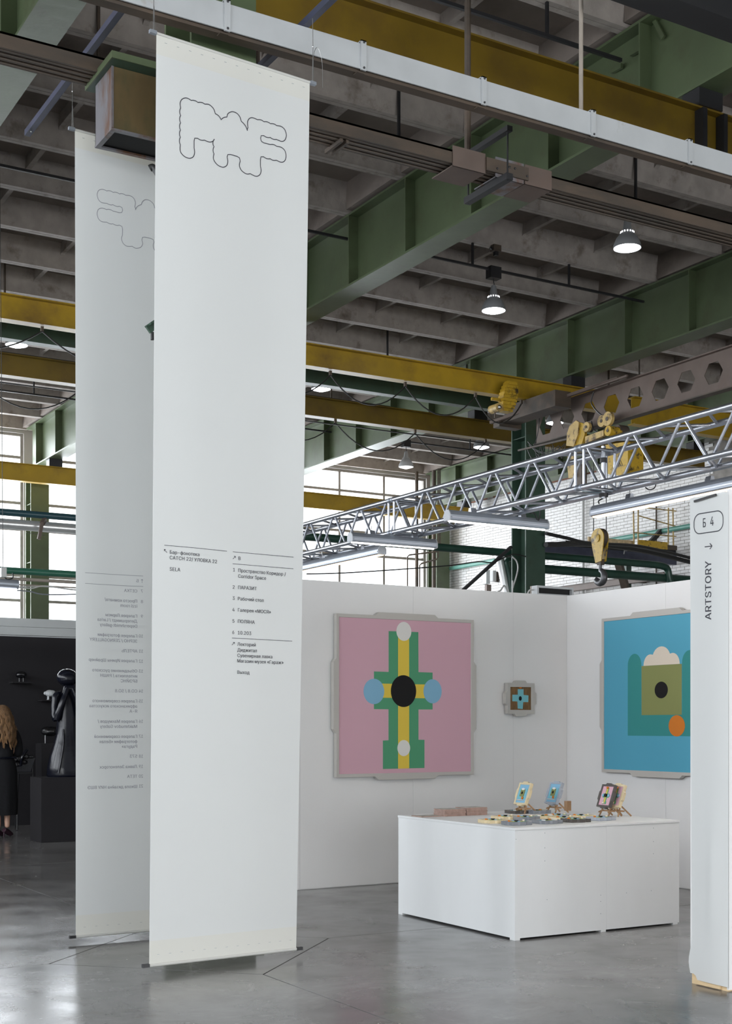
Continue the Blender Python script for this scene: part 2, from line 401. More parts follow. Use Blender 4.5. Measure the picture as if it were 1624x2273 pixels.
def window(axis, fixed, a0, a1, z0, z1, hb, panes, full=True):
    global wn
    b = MB(); r = .045
    P = (lambda a, d, z: (a, d, z)) if axis == 'x' else (lambda a, d, z: (d, a, z))
    def bb(p, q, zz0, zz1, d=.05):
        c0 = P(p, fixed-d, zz0); c1 = P(q, fixed+d, zz1)
        b.box(min(c0[0], c1[0]), max(c0[0], c1[0]), min(c0[1], c1[1]), max(c0[1], c1[1]), zz0, zz1)
    b.ring(((a0, z0), (a1, z0), (a1, z1), (a0, z1)), ((a0+.07, z0+.07), (a1-.07, z0+.07), (a1-.07, z1-.07), (a0+.07, z1-.07)), lambda a, c, d: P(a, d, c), fixed-.05, fixed+.05)
    w = b.build('window_%d' % wn, m_frame, kind='structure'); wn += 1
    mx_ = sorted(set([a0]+[x for x in panes if a0+.2 < x < a1-.2]+[a1]))
    for x in mx_[1:-1]:
        b = MB(); bb(x-.035, x+.035, z0, z1, .04); b.build('mullion', m_frame, w)
    for z in hb:
        if z0+.1 < z < z1-.1:
            b = MB(); bb(a0, a1, z-.035, z+.035, .03); b.build('transom', m_frame, w)
    zz = [z0]+[z for z in hb if z0+.1 < z < z1-.1]+[z1]
    for i in range(len(mx_)-1):
        for j in range(len(zz)-1):
            if full or True:
                c0 = P(mx_[i]+.01, fixed+.004, zz[j]+.01); c1 = P(mx_[i+1]-.01, fixed+.01, zz[j+1]-.01)
                MB().box(min(c0[0], c1[0]), max(c0[0], c1[0]), min(c0[1], c1[1]), max(c0[1], c1[1]), c0[2], c1[2]).build('pane', m_glass, w)
for a, b_ in bays:
    window('x', 33.72, a, b_, 2.6, 8.9, HB, [18.9-1.5*k for k in range(-2, 20)])
lb = [(-7.5, -4), (-3, 2), (3, 8), (9, 14), (15, 20), (21, 26), (27, 32)]
wall_with_windows('wall_left', XL, 'y', YF-.3, YB+.3, 0, 9.5, [(a, b, 3.0, 8.6) for a, b in lb], outward=-1)
for a, b_ in lb: window('y', XL-.12, a, b_, 3.0, 8.6, [4.9, 6.8], [a+2.5])
fb = [(-8, -2.6), (-2, 3.4), (4, 9.4), (10, 15.4), (16, 21.6)]  # unseen openings, held low to keep their light off the ceiling
wall_with_windows('wall_front', YF, 'x', XL-.3, XR+.3, 0, 9.5, [(a, b, .4, 4.3) for a, b in fb], outward=-1)
for a, b_ in fb: window('x', YF-.12, a, b_, .4, 4.3, [2.2], [a+1.8, a+3.6])

# brick side wall
wr = MB().box(XR, XR+.3, YF-.3, YB+.3, 0, 9.6).build('wall_right', m_mortar, kind='structure')
BW, BH, BJ = .25, .065, .013
cells = []
z = 3.9; row = 0
while z < 9.2:
    y = 22.3+(0 if row % 2 else .13)
    while y < 33.4:
        cells.append((y, z)); y += BW+BJ
    z += BH+BJ; row += 1
near = sorted([c for c in cells if 4.55 <= c[1] <= 7.4 and 22.8 < c[0]], key=lambda c: c[0])[:300]
nset = set(near)
def brick_box(b, y, z, j=0.):
    d = .010+random.random()*.006
    b.add([(XR-d, y, z), (XR-d, y+BW, z), (XR-d, y+BW, z+BH), (XR-d, y, z+BH), (XR+.01, y-.003, z-.003), (XR+.01, y+BW+.003, z-.003), (XR+.01, y+BW+.003, z+BH+.003), (XR+.01, y-.003, z+BH+.003)],
          [(0, 1, 2, 3), (0, 1, 5, 4), (1, 2, 6, 5), (2, 3, 7, 6), (3, 0, 4, 7)])
rest = MB()
for c in cells:
    if c not in nset:
        rest.cur = 1 if (c[1] > 7.9 and c[0] > 25 and random.random() < .75) else 0
        brick_box(rest, *c)
rest.build('bricks_beyond', [m_brick, m_brickred], wr, kind='stuff')
variants = []
for k in range(5):
    b = MB(); brick_box(b, 0, 0); o = b.build('brick', m_brick, wr); variants.append(o)
for k, (y, z) in enumerate(near):
    o = variants[k] if k < 5 else variants[k % 5].copy()
    if k >= 5: COL.objects.link(o); o.parent = wr
    o.location = (random.uniform(-.002, .002), y+random.uniform(-.004, .004), z)

# ------------------------------------------------------------------ booth walls
BYW = 10.79; BXW = 8.73; BH_ = 2.83
def booth_wall(name, x0, x1, y0, y1, seams, axis, h=BH_, m=m_wall):
    w = MB().box(x0, x1, y0, y1, 0.0, h-.02).build(name, m_wall, kind='structure')
    for i in range(len(seams)-1):
        a, b = seams[i]+.0008, seams[i+1]-.0008
        if axis == 'x': MB().box(a, b, y0-.012, y0-.0005, .007, h).build('wall_panel', m, w)
        else: MB().box(x0-.012, x0-.0005, a, b, .007, h).build('wall_panel', m, w)
    c = MB()
    if axis == 'x': c.box(x0, x1, y0-.0005, y1, h-.018, h)
    else: c.box(x0-.0005, x1, y0, y1, h-.018, h)
    c.build('top_cap', m, w)
    return w
booth_wall('wall_booth_back', 4.35, BXW+.2, BYW+.012, BYW+.17, [4.35, 5.64, 6.86, 8.05, BXW+.0005], 'x')
booth_wall('wall_booth_side', BXW+.012, BXW+.17, 5.76, BYW-.003, [5.76, 6.9, 8.12, 9.34, 10.7895], 'y')
# short partition whose end carries the hanging fabric sign
PX, PY0, PY1 = 5.57, 5.45, 5.74
wp = MB().box(PX, BXW+.5, PY0+.012, PY1, 0.0, 2.80).build('wall_partition', m_ply, kind='structure')
MB().box(PX-.004, BXW+.5, PY0-.004, PY0+.011, .01, 2.83).build('wall_panel', m_wall, wp)
MB().box(PX+.02, BXW, PY1+.001, PY1+.012, .012, 2.83).build('wall_panel', m_wall, wp)
MB().box(PX-.012, PX-.001, PY0+.02, PY1, .10, 2.82).build('end_board', m_wall, wp)
MB().box(PX-.014, PX-.001, PY0+.055, PY1-.04, .006, .075).build('sole_plate', m_ply, wp)
for yy in (PY0+.09, PY1-.07): MB().ball((PX-.015, yy, .05), .006).build('screw', m_black, wp)

# black booth on the left
wb = MB().box(-3, 7.2, 19.9, 20.0, 0, 2.83).build('wall_black_back', m_blackwall, kind='structure')
MB().box(-3, 7.2, 19.895, 20.005, 2.83, 2.86).build('top_cap', m_lintel, wb)
wl = MB().box(7.2, 7.3, 16.6, 20.0, 0, 2.83).build('wall_black_side', m_blackwall, kind='structure')
bl = thing('booth_fascia', (3.6, 16.6, 2.63), 'pale grey horizontal fascia over the opening of the black booth', 'fascia')
MB().box(-3, 7.3, 16.6, 16.68, 2.735, 2.84).build('upper_board', m_lintel, bl)
MB().box(-3, 7.3, 16.603, 16.68, 2.63, 2.732).build('lower_board', m_lintel, bl)
MB().box(-3, 7.3, 16.68, 16.75, 2.80, 2.84).build('back_rail', m_wall, bl)
wl2 = MB().box(-3.1, -3.0, 16.6, 20.0, 0, 2.83).build('wall_black_end', m_blackwall, kind='structure')

# ------------------------------------------------------------------ roof girders and columns
GZ0, GZ1 = 7.88, 8.95
GDESC = {3.75: 'nearest green roof girder, its broad pale underside crossing the top left corner',
         9.75: 'long green roof girder with stiffened web, rising right from behind the front banner',
         15.75: 'green roof girder carried by the dark green column behind the truss',
         21.75: 'farthest green roof girder, running along the white brick wall',
         -2.25: 'green roof girder to the left of the pale one, out of the picture',
         -8.25: 'green roof girder by the left windows'}
def girder(gx, cx, y0, y1, first):
    g = thing('steel_girder', (cx, y0, GZ0), GDESC[gx], 'girder', 'green roof girders')
    MB().box(cx-.012, cx+.012, y0, y1, GZ0+.03, GZ1-.03).build('web', m_green, g)
    MB().box(cx-.19, cx+.19, y0, y1, GZ0, GZ0+.03).build('bottom_flange', m_green, g)
    MB().box(cx-.17, cx+.17, y0, y1, GZ1-.03, GZ1).build('top_flange', m_green, g)
    y = first
    while y > y0+.4: y -= 1.55
    y += 1.55
    me = None
    while y < y1-.2:
        if me is None:
            b = MB(); b.box(-.17, -.012, -.01, .01, .03, GZ1-GZ0-.03); b.box(.012, .17, -.01, .01, .03, GZ1-GZ0-.03)
            o = b.build('stiffener', m_green, g, local=True); me = o
        else:
            o = me.copy(); COL.objects.link(o); o.parent = g
        o.location = (0, y-y0, 0); y += 1.55
    return g
girder(3.75, 3.66, -8.9, 33.2, 12.9)
girder(9.75, 9.80, -8.9, 33.2, 12.25)
girder(15.75, 15.72, -8.9, 33.2, 16.1)
girder(21.75, 21.72, -8.9, 33.2, 14.6)
girder(-2.25, -2.3, -8.9, 33.2, 12.9)

def column(x, y, label, m=m_green, z1=GZ0, s=.23, group='green columns'):
    c = thing('steel_column', (x, y, 0), label, 'column', group)
    MB().box(x-s, x+s, y-s, y-s+.025, 0, z1).build('flange', m, c)
    MB().box(x-s, x+s, y+s-.025, y+s, 0, z1).build('flange', m, c)
    MB().box(x-.012, x+.012, y-s+.025, y+s-.025, 0, z1).build('web', m, c)
    for z in (1.6, 3.9, 5.55, 7.0):
        b = MB(); b.box(x-s+.02, x-.012, y-s+.025, y+s-.025, z, z+.012); b.box(x+.012, x+s-.02, y-s+.025, y+s-.025, z, z+.012)
        b.build('diaphragm', m, c)
    MB().box(x-s-.04, x+s+.04, y-s-.04, y+s+.04, 0, .02).build('base_plate', m, c)
    return c
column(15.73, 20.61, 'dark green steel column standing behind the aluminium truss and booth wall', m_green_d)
column(3.62, 8.22, 'steel column enclosed between the two hanging banners', m_green)
column(9.80, 20.61, 'steel column behind the front banner', m_green)
column(9.83, 32.95, 'pale green steel column against the left bright window', m_green)
column(15.73, 32.95, 'steel column at the far window, hidden by the front banner', m_green)
column(21.85, 32.95, 'pale green steel column where the far window meets the brick wall', m_green)
column(21.85, 20.3, 'steel column at the brick wall beyond the pillar sign', m_green)
# cross tie between columns
t = thing('tie_beam', (3, 20.6, 7.45), 'dark green tie beam running below the yellow crane beam', 'beam')
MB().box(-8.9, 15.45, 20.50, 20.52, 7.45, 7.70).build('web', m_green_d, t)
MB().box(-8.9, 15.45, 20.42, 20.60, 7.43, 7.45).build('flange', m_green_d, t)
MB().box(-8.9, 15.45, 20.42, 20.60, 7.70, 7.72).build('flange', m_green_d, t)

# ------------------------------------------------------------------ yellow crane bridges (under-hung)
def ibeam_x(name, x0, x1, y, z0, z1, m, label, cat, w=.2, fl=.018, group=None, mf=None):
    g = thing(name, ((x0+x1)/2, y, z0), label, cat, group)
    MB().box(x0, x1, y-.012, y+.012, z0+fl, z1-fl).build('web', m, g)
    MB().box(x0, x1, y-w/2, y+w/2, z0, z0+fl).build('bottom_flange', mf or m, g)
    MB().box(x0, x1, y-w/2, y+w/2, z1-fl, z1).build('top_flange', m, g)
    return g
def hanger_box(g, x, y, z1):
    MB().box(x-.16, x+.16, y-.12, y+.12, z1+.001, GZ0-.002).build('end_hanger', m_black, g)
YG = 'ochre yellow crane beams'
c1 = ibeam_x('crane_beam', -2.6, 10.3, 9.93, 7.15, 7.70, m_yellow_shade, 'big ochre yellow crane beam nearest to the camera, above the white tray', 'crane beam', group=YG)
hanger_box(c1, 9.78, 9.93, 7.7); hanger_box(c1, 3.66, 9.93, 7.7)
MB().box(9.66, 9.72, 9.80, 9.915, 7.17, 7.68).build('end_stop', m_black, c1); MB().box(9.95, 10.0, 9.80, 9.915, 7.17, 7.68).build('end_stop', m_black, c1)
c2 = ibeam_x('crane_beam', -2.6, 16.9, 19.22, 7.33, 7.70, m_yellow, 'bright ochre crane beam with the hoist gearbox, level with the column head', 'crane beam', group=YG)
hanger_box(c2, 15.72, 19.22, 7.7); hanger_box(c2, 9.8, 19.22, 7.7); hanger_box(c2, 3.66, 19.22, 7.7)
c3 = ibeam_x('crane_beam', -2.6, 22.0, 22.28, 7.33, 7.70, m_yellow_shade, 'brownish yellow crane beam just below and behind the bright one', 'crane beam', group=YG)
hanger_box(c3, 15.72, 22.28, 7.7); hanger_box(c3, 9.8, 22.28, 7.7)
c4 = ibeam_x('crane_beam', -2.6, 22.0, 31.45, 7.28, 7.70, m_yellow, 'far yellow crane beam crossing in front of the bright windows', 'crane beam', group=YG)
hanger_box(c4, 9.8, 31.45, 7.7); hanger_box(c4, 21.72, 31.45, 7.7); hanger_box(c4, 15.72, 31.45, 7.7)
c5 = ibeam_x('crane_beam', 17.1, 22.0, 19.22, 7.18, 7.70, m_yellow, 'yellow crane beam behind the hexagon-holed beam at the right edge', 'crane beam', group=YG)
hanger_box(c5, 21.72, 19.22, 7.7)
MB().tube([(17.3, 19.22, 7.70), (17.3, 19.22, 9.0)], .015, 8).build('hanger_rod', m_rust, c5)
hanger_box(c3, 21.72, 22.28, 7.7)

# dark runway at the top right corner
dk = thing('dark_rail', (10, 7.25, 6.72), 'near-black steel rail cutting the top right corner', 'rail')
MB().box(6.0, 14, 7.15, 7.40, 6.72, 6.76).build('flange', m_black, dk)
MB().box(6.0, 14, 7.26, 7.29, 6.76, 6.98).build('web', m_black, dk)
MB().box(6.0, 14, 7.18, 7.37, 6.98, 7.01).build('flange', m_black, dk)
for x in (9.8, 13.5): MB().tube([(x, 7.27, 7.01), (x, 7.27, GZ0 if x < 10 else 9.0)], .02, 8).build('hanger_rod', m_black, dk)

# ------------------------------------------------------------------ white cable tray with clamps
WY = 7.72; WZ0, WZ1 = 5.90, 6.06
wt = thing('white_cable_tray', (6, WY, WZ0), 'white painted box tray with strap clamps crossing the whole top', 'cable tray')
MB().box(-2, 12.5, WY, WY+.12, WZ0, WZ1).build('tray_body', m_white_steel, wt)
MB().box(-2, 12.5, WY-.006, WY+.004, WZ0-.012, WZ0+.004).build('edge_lip', m_white_steel, wt)
MB().box(-2, 12.5, WY+.02, WY+.10, WZ0-.03, WZ0-.001).build('lower_rail', m_rust, wt)
for u in (503, 805, 1072, 1315, 1530):
    x = at_y(u, 200, WY).x
    b = MB(); b.box(x-.02, x+.02, WY-.014, WY-.001, WZ0-.02, WZ1+.02); b.box(x-.02, x+.02, WY-.014, WY+.14, WZ1+.012, WZ1+.02)
    
    b.build('strap_clamp', m_white_steel, wt)
    MB().box(x-.045, x+.012, WY-.002, WY+.05, WZ0-.038, WZ0-.031).build('clamp_foot', m_rust, wt)
    for z in (WZ0-.005, WZ1+.005): MB().ball((x, WY-.018, z), .008, n=8, m=4).build('bolt', m_black, wt)
MB().tube([(6.43, WY+.06, WZ1), (6.43, WY+.06, SLABZ)], .016, 8).build('hanger_rod', m_beige, wt)
MB().tube([(0.6, WY+.06, WZ1), (0.6, WY+.06, SLABZ)], .016, 8).build('hanger_rod', m_beige, wt)
MB().tube([(12.0, WY+.06, WZ1), (12.0, WY+.06, SLABZ)], .016, 8).build('hanger_rod', m_beige, wt)

# ------------------------------------------------------------------ busbar (dirty brown multi-rail)
BY = 8.47
bb = thing('busbar_rail', (6, BY, 5.8), 'dirty brown grooved busbar rail running behind the banners to the right', 'rail')
def busrail(x0, x1, parent):
    b = MB(); b.box(x0, x1, BY, BY+.02, 5.80, 5.90); b.box(x0, x1, BY, BY+.26, 5.885, 5.90); b.build('cover_angle', m_rust, parent)
    for k in range(4):
        yy = BY+.045+k*.058
        MB().prism([(yy-.018, 5.83), (yy-.011, 5.80), (yy+.011, 5.80), (yy+.018, 5.83), (yy+.018, 5.884), (yy-.018, 5.884)], lambda a, c, d: (d, a, c), x0, x1).build('conductor_rail', m_rust, parent)
busrail(-2, 3.02, bb); busrail(3.9, 12.6, bb)
# cover plates and joint clamps
def plate(x0, x1, zz=5.775, m=m_brown):
    b = MB(); b.box(x0, x1, BY-.01, BY+.28, zz, zz+.008); b.box(x0, x1, BY-.012, BY-.002, zz, 5.93); b.build('cover_plate', m, bb)
X = lambda u, v=400: at_y(u, v, BY).x
plate(X(1003, 380), X(1075, 400)); plate(X(1098, 400), X(1160, 420), 5.772, m_rustbox2); plate(X(1163, 415), X(1222, 430))
MB().box(X(1075, 390), X(1168, 410), BY-.03, BY-.013, 5.80, 5.90).build('splice_plate', m_rust, bb)
for u in (1098, 1125, 1137, 1164): MB().ball((X(u, 395), BY-.032, 5.865 if u % 2 else 5.83), .009, n=8, m=4).build('bolt', m_black, bb)
xa = X(1104, 400)
MB().bar((xa, BY-.16, 5.73), (xa, BY+.42, 5.73), .06, .05).build('support_angle', m_black, bb)
MB().bar((xa, BY-.16, 6.10), (xa, BY+.42, 6.10), .05, .04).build('support_angle', m_black, bb)
for yy in (BY-.13, BY+.4): MB().tube([(xa, yy, 5.70), (xa, yy, 6.13)], .007, 8).build('threaded_rod', m_black, bb)
MB().tube([(xa-.02, BY+.38, 6.1), (xa-.02, BY+.38, SLABZ)], .026, 8).build('hanger_pipe', m_rust, bb)
MB().tube([(-1.2, BY+.13, 5.9), (-1.2, BY+.13, SLABZ)], .02, 8).build('hanger_pipe', m_rust, bb)
MB().tube([(12.2, BY+.13, 5.9), (12.2, BY+.13, 9.2)], .02, 8).build('hanger_pipe', m_rust, bb)
xs_ = X(767, 325)
for k in (0, .05):
    MB().bar((xs_+k, BY+.06, 5.79), (xs_+k, BY+.30, 5.79), .022, .03).build('joint_strap', m_rust, bb)

# green feeder box hanging on the busbar between the banners
fx = thing('feeder_box', (3.3, 8.45, 5.37), 'rust-streaked green metal box hung on the busbar between the two banners', 'box')
x0, x1, y0, y1, z0, z1 = 2.965, 3.95, 8.30, 8.62, 5.37, 5.775
MB().box(x0+.002, x1, y0, y0+.006, z0, z1).build('front_panel', m_rustbox, fx)
MB().box(x0, x0+.006, y0, y1, z0, z1).build('side_panel', m_rustbox2, fx)
MB().box(x1-.006, x1, y0, y1, z0, z1).build('side_panel', m_rustbox, fx)
MB().box(x0, x1, y1-.006, y1, z0, z1).build('back_panel', m_rustbox, fx)
b = MB(); r = .03
b.ring(((x0-.003, y0-.003), (x1+.003, y0-.003), (x1+.003, y1+.003), (x0-.003, y1+.003)), ((x0+r, y0+r), (x1-r, y0+r), (x1-r, y1-r), (x0+r, y1-r)), XYZ, z0-.008, z0+.004)
b.build('bottom_rim', m_rustbox2, fx)
MB().box(x0+.01, x1-.01, y0+.01, y1-.01, z0+.012, z0+.02).build('interior_shade', m_dark, fx)  # near-black sheet in place of the shade inside the open box
MB().box(x0-.003, x0+.012, y0-.005, y0-.001, z0+.006, z1).build('corner_strip', m_rustbox2, fx)
b = MB(); b.box(x0-.03, x1+.1, y0-.11, y0-.102, 5.775, 5.82); b.box(x0-.038, x0-.03, y0-.11, y1+.1, 5.775, 5.82); b.build('lid_rim', m_green, fx)
MB().box(x0-.029, x1+.1, y0-.101, y1+.1, z1+.002, z1+.02).build('lid', m_green_d, fx)

# slotted support channels and their hooks
def channel(x, y0, y1, z, label):
    g = thing('support_channel', (x, y0, z), label, 'support channel', 'dark support channels')
    b = MB(); b.box(x-.0179, x+.0179, y0+.001, y1-.001, z+.0005, z+.004); b.box(x-.022, x-.018, y0, y1, z, z+.045); b.box(x+.018, x+.022, y0, y1, z, z+.045)
    b.build('channel', m_unistrut, g)
    for yy in (y0+.15, (y0+y1)/2+.3, y1-.1): MB().ball((x, yy, z-.001), .006, n=8, m=4).build('bolt', m_cable_g, g)
    return g
channel(2.98, 7.3, 10.25, WZ1+.002, 'longer dark blue-grey channel holding the banners, ending over the rear banner')
channel(4.08, 6.6, 8.62, WZ1+.002, 'shorter dark blue-grey channel crossing the tray above the front banner')

# conduits and lamps
LG = 'high-bay lamps'
def conduit(y, x0, x1, z, label):
    g = thing('lighting_conduit', (x0, y, z), label, 'conduit', 'lighting conduits')
    MB().bar((x0, y, z), (x1, y, z), .035, .035).build('rail', m_black, g)
    x = x0+.6
    while x < x1: MB().bar((x, y, z+.018), (x, y, SLABZ), .03, .03).build('drop_strap', m_black if int(x*3) % 2 else m_rust, g); x += 1.9
conduit(17.0, -2.0, 15.4, 8.62, 'thin black lighting conduit holding the lamp beside the front banner')
conduit(10.95, 4.2, 9.6, 8.62, 'thin black conduit at the very top, above the yellow beam')
conduit(13.85, 4.2, 15.4, 8.62, 'thin black conduit of the big glowing lamp at the right')
conduit(22.65, -2.0, 22, 8.62, 'black lighting conduit behind the bright yellow crane beam')
conduit(25.5, 4.0, 21.5, 8.62, 'black lighting conduit over the second far lamp')
conduit(28.4, 4.0, 21.5, 8.62, 'far lighting conduit under the last slabs')
def make_lamp(on=True):
    g = thing('high_bay_lamp', (0, 0, 0), 'l', 'lamp', LG)
    MB().box(-.10, .10, -.07, .07, -.10, .08).build('junction_box', m_black, g, local=True)
    MB().tube([(0, 0, -.10), (0, 0, -.16), (.012, 0, -.18), (0, 0, -.2)], .008, 8).build('hook', m_black, g, local=True)
    MB().lathe([(.01, -.2), (.035, -.205), (.05, -.26), (.06, -.34), (.075, -.36), (.078, -.38)], n=20).build('ballast_housing', m_lamp if on else m_lamp_l, g, True, True)
    r = MB().lathe([(.078, -.38), (.10, -.41), (.15, -.47), (.185, -.55), (.19, -.60), (.183, -.60), (.14, -.48), (.07, -.40)], n=28).build('reflector', m_lamp if on else m_lamp_l, g, True, True)
    MB().lathe([(.001, -.645), (.05, -.64), (.11, -.622), (.165, -.602), (.182, -.585), (.001, -.57)], n=28).build('lens', m_lamp_glow if on else m_lamp_off, r, True, True)
    b = MB()
    for k in range(14):
        a = 2*pi*k/14; b.box(.088*cos(a)-.006, .088*cos(a)+.006, .088*sin(a)-.006, .088*sin(a)+.006, -.395, -.375)
    b.build('vent_slots', m_lamp_off if on else m_lamp_l, g, local=True)
    freeze(g); return g
L0 = make_lamp(True); L1_ = make_lamp(False)
def put_lamp(src, used, x, y, label, z=8.58):
    if not used: src.location = (x, y, z); src['label'] = label; WL[src] = Vector((x, y, z)); return src
    return dup(src, (x, y, z), label=label)
put_lamp(L0, 0, 12.3, 17.0, 'glowing dome lamp under a black box, right of the front banner')
put_lamp(L0, 1, 12.25, 13.85, 'brightest dome lamp at the right, under the dirty busbar', 8.58)
put_lamp(L0, 1, 12.3, 22.65, 'glowing lamp cut by the right edge of the front banner')
put_lamp(L0, 1, 6.4, 22.65, 'glowing lamp at the left edge below the first yellow beam')
put_lamp(L0, 1, 18.1, 25.5, 'lit dome lamp left of the dark green column')
put_lamp(L1_, 0, 17.85, 28.4, 'pale dome lamp above the truss, in front of the dark far slab')
put_lamp(L0, 1, 18.0, 22.65, 'lit lamp seen through the hexagon holes')

# ------------------------------------------------------------------ castellated beam and hoists
CBX = 15.2; CZ0, CZ1 = 6.66, 7.31; CYE = 19.66
cb = thing('castellated_beam', (CBX, 15, CZ0), 'brown steel beam with a row of hexagonal holes', 'beam')
b = MB(); zc = (CZ0+CZ1)/2; hh = .165; fh = .10; ph = .20; zt, zb_ = CZ1-.02, CZ0+.02
y = 19.37-.597*24; hx = []
while y < CYE-.2: hx.append(y); y += .597
prev = hx[0]-.3; tk = .012
for yc in hx:
    nxt = yc+.2985
    lft = [(prev, zb_), (prev, zc), (prev, zt)]
    # quads around the hole: outline prev..nxt
    H = [(yc-ph, zc), (yc-fh, zc+hh), (yc+fh, zc+hh), (yc+ph, zc), (yc+fh, zc-hh), (yc-fh, zc-hh)]
    O = [(prev, zc), (prev, zt), (nxt, zt), (nxt, zc), (nxt, zb_), (prev, zb_)]
    b.ring(O, H, lambda a, c, d: (CBX+d, a, c), -tk/2, tk/2)
    prev = nxt
b.box(CBX-tk/2, CBX+tk/2, prev, CYE, zb_, zt)
b.build('web', m_brown, cb)
MB().box(CBX-.08, CBX+.08, hx[0]-.3, CYE, CZ1-.02, CZ1).build('top_flange', m_brown, cb)
MB().box(CBX-.08, CBX+.08, hx[0]-.3, CYE, CZ0, CZ0+.02).build('bottom_flange', m_rust, cb)
MB().box(CBX-.09, CBX+.07, CYE-.55, CYE-.12, CZ1+.002, CZ1+.13).build('end_block', m_brown, cb)
for yy in (19.2, 12.0, 8.0): MB().box(CBX-.05, CBX+.05, yy-.06, yy+.06, CZ1, 7.33 if yy == 19.2 else 9.0).build('hanger', m_rust, cb)
MB().tube([(14.95, CYE+.15, 7.28), (14.95, 16.9, 7.30)], .022, 10).build('side_tube', m_brown, cb)
tk_ = thing('end_carriage', (14.7, 19.4, 7.0), 'dark brown crane end carriage between the gearbox and the hexagon-holed beam', 'crane carriage')
MB().prism([(18.3, 7.04), (19.85, 7.04), (19.85, 7.12), (19.6, 7.32), (18.3, 7.32)], lambda a, c, d: (d, a, c), 14.55, 14.9).build('carriage_frame', m_rust, tk_)
MB().box(14.5, 15.0, 19.86, 20.05, 6.98, 7.12).build('buffer', m_rust, tk_)
MB().bar((14.4, 20.0, 7.06), (15.1, 17.3, 7.36), .06, .05).build('brace', m_brown, tk_)

def yhoist_gear():
    g = thing('hoist_gearbox', (14.15, 19.0, 6.95), 'yellow ribbed hoist gearbox with a small motor under the bright crane beam', 'hoist')
    c = at_y(1127, 883, 18.98)
    b = MB()
    for k in range(9):
        zz = c.z-.26+k*.06; w = .15*sqrt(max(.12, 1-((k-4)/5.2)**2)); sh = (k-4)*.012
        b.box(c.x-w+sh, c.x+w+sh, 18.90, 19.06, zz, zz+.045); b.box(c.x-w*.9+sh, c.x+w*.9+sh, 18.92, 19.04, zz+.04, zz+.065)
    b.build('ribbed_casing', m_yellow_b, g)
    MB().prism([(c.x+.06+.13*cos(a*pi/8), c.z+.12+.13*sin(a*pi/8)) for a in range(16)], lambda a, q, d: (a, d, q), 18.93, 19.08).build('wheel', m_rust, g)
    m_ = at_y(1098, 907, 18.95)
    MB().tube([(m_.x, 18.82, m_.z), (m_.x, 19.06, m_.z)], .075, 14).build('motor', m_yellow_p, g, True)
    MB().ball((m_.x, 18.82, m_.z), .04, n=10, m=5).build('motor_cap', m_wire, g, True)
    MB().bar((m_.x-.05, 18.98, m_.z+.17), (c.x, 18.98, m_.z+.17), .05, .05).build('bracket', m_yellow_b, g)
    MB().bar((m_.x, 18.95, m_.z-.06), (m_.x, 18.95, m_.z-.16), .02, .02).build('stop_bracket', m_rust, g)
    MB().box(c.x-.04, c.x+.04, 18.95, 19.10, 7.10, 7.34).build('trolley_hanger', m_rust, g)
yhoist_gear()

tr = thing('rope_hoist', (15.2, 17.9, 6.3), 'yellow electric rope hoist with wheels hanging from the hexagon-holed beam', 'hoist')
HX = 15.02
def pl(poly, m, nm, d0, d1, sm=False, parent=tr):
    q = [(at_x(u, v, HX).y, at_x(u, v, HX).z) for u, v in poly]
    return MB().prism(q, lambda a, c, d: (HX+d, a, c), d0, d1).build(nm, m, parent)
pl([(1270, 945), (1284, 934), (1290, 938), (1288, 965), (1278, 992), (1262, 990), (1264, 962)], m_yellow_p, 'trolley_plate', -.06, -.03)
pl([(1290, 938), (1302, 942), (1300, 965), (1292, 992), (1278, 992), (1288, 965)], m_yellow_b, 'trolley_plate', -.03, .02)
pl([(1263, 1028), (1264, 1010), (1276, 1008), (1282, 1060), (1266, 1062)], m_yellow_p, 'lower_plate', -.05, 0)
pl([(1276, 1030), (1292, 1030), (1292, 1075), (1278, 1078)], m_rust, 'rope_guard', -.02, .1)
pl([(1304, 970), (1345, 955), (1345, 968), (1304, 985)], m_yellow_p, 'cross_beam', -.06, 0)
pl([(1345, 988), (1395, 980), (1395, 1040), (1384, 1057), (1348, 1052), (1343, 1035)], m_yellow_b, 'drum_housing', -.02, .32)
def warn():
    c = at_x(1376, 1030, HX-.022); b = MB(); s = .075
    tri = [(c.y+s*cos(a), c.z+s*sin(a)) for a in (pi/2, pi/2+2*pi/3, pi/2+4*pi/3)]; t2 = [(c.y+s*.8*cos(a), c.z+s*.8*sin(a)) for a in (pi/2, pi/2+2*pi/3, pi/2+4*pi/3)]
    b.ring(tri, t2, lambda a, q, d: (c.x+d, a, q), 0, -.003)
    for p, q in (((.012, .03), (.016, -.005)), ((.016, -.005), (-.012, .0)), ((-.008, .0), (-.006, -.035))):
        b.bar((c.x-.002, c.y+p[0], c.z+p[1]), (c.x-.002, c.y+q[0], c.z+q[1]), .006, .004, up=(1, 0, 0))
    b.build('warning_triangle', m_black, tr)
warn()
def wheel(u, v, r, m, nm, x=HX-.08, t=.06):
    c = at_x(u, v, x); MB().tube([(x-t/2, c.y, c.z), (x+t/2, c.y, c.z)], r, 20).build(nm, m, tr, True)
    MB().tube([(x-t/2-.01, c.y, c.z), (x-t/2, c.y, c.z)], r*.3, 12).build('hub', m_rust, tr, True)
wheel(1303, 948, .085, m_yellow_p, 'trolley_wheel'); wheel(1350, 930, .12, m_yellow_p, 'trolley_wheel'); wheel(1337, 935, .10, m_yellow_p, 'trolley_wheel', HX-.01)
wheel(1361, 958, .085, m_yellow_b, 'motor', HX-.06, .25)
wheel(1378, 957, .10, m_rust, 'chain_drum', HX+.12, .2)
wheel(1308, 952, .06, m_rust, 'trolley_wheel', HX+.1, .08)
HKX = HX; hk = at_x(1330, 1195, HKX)
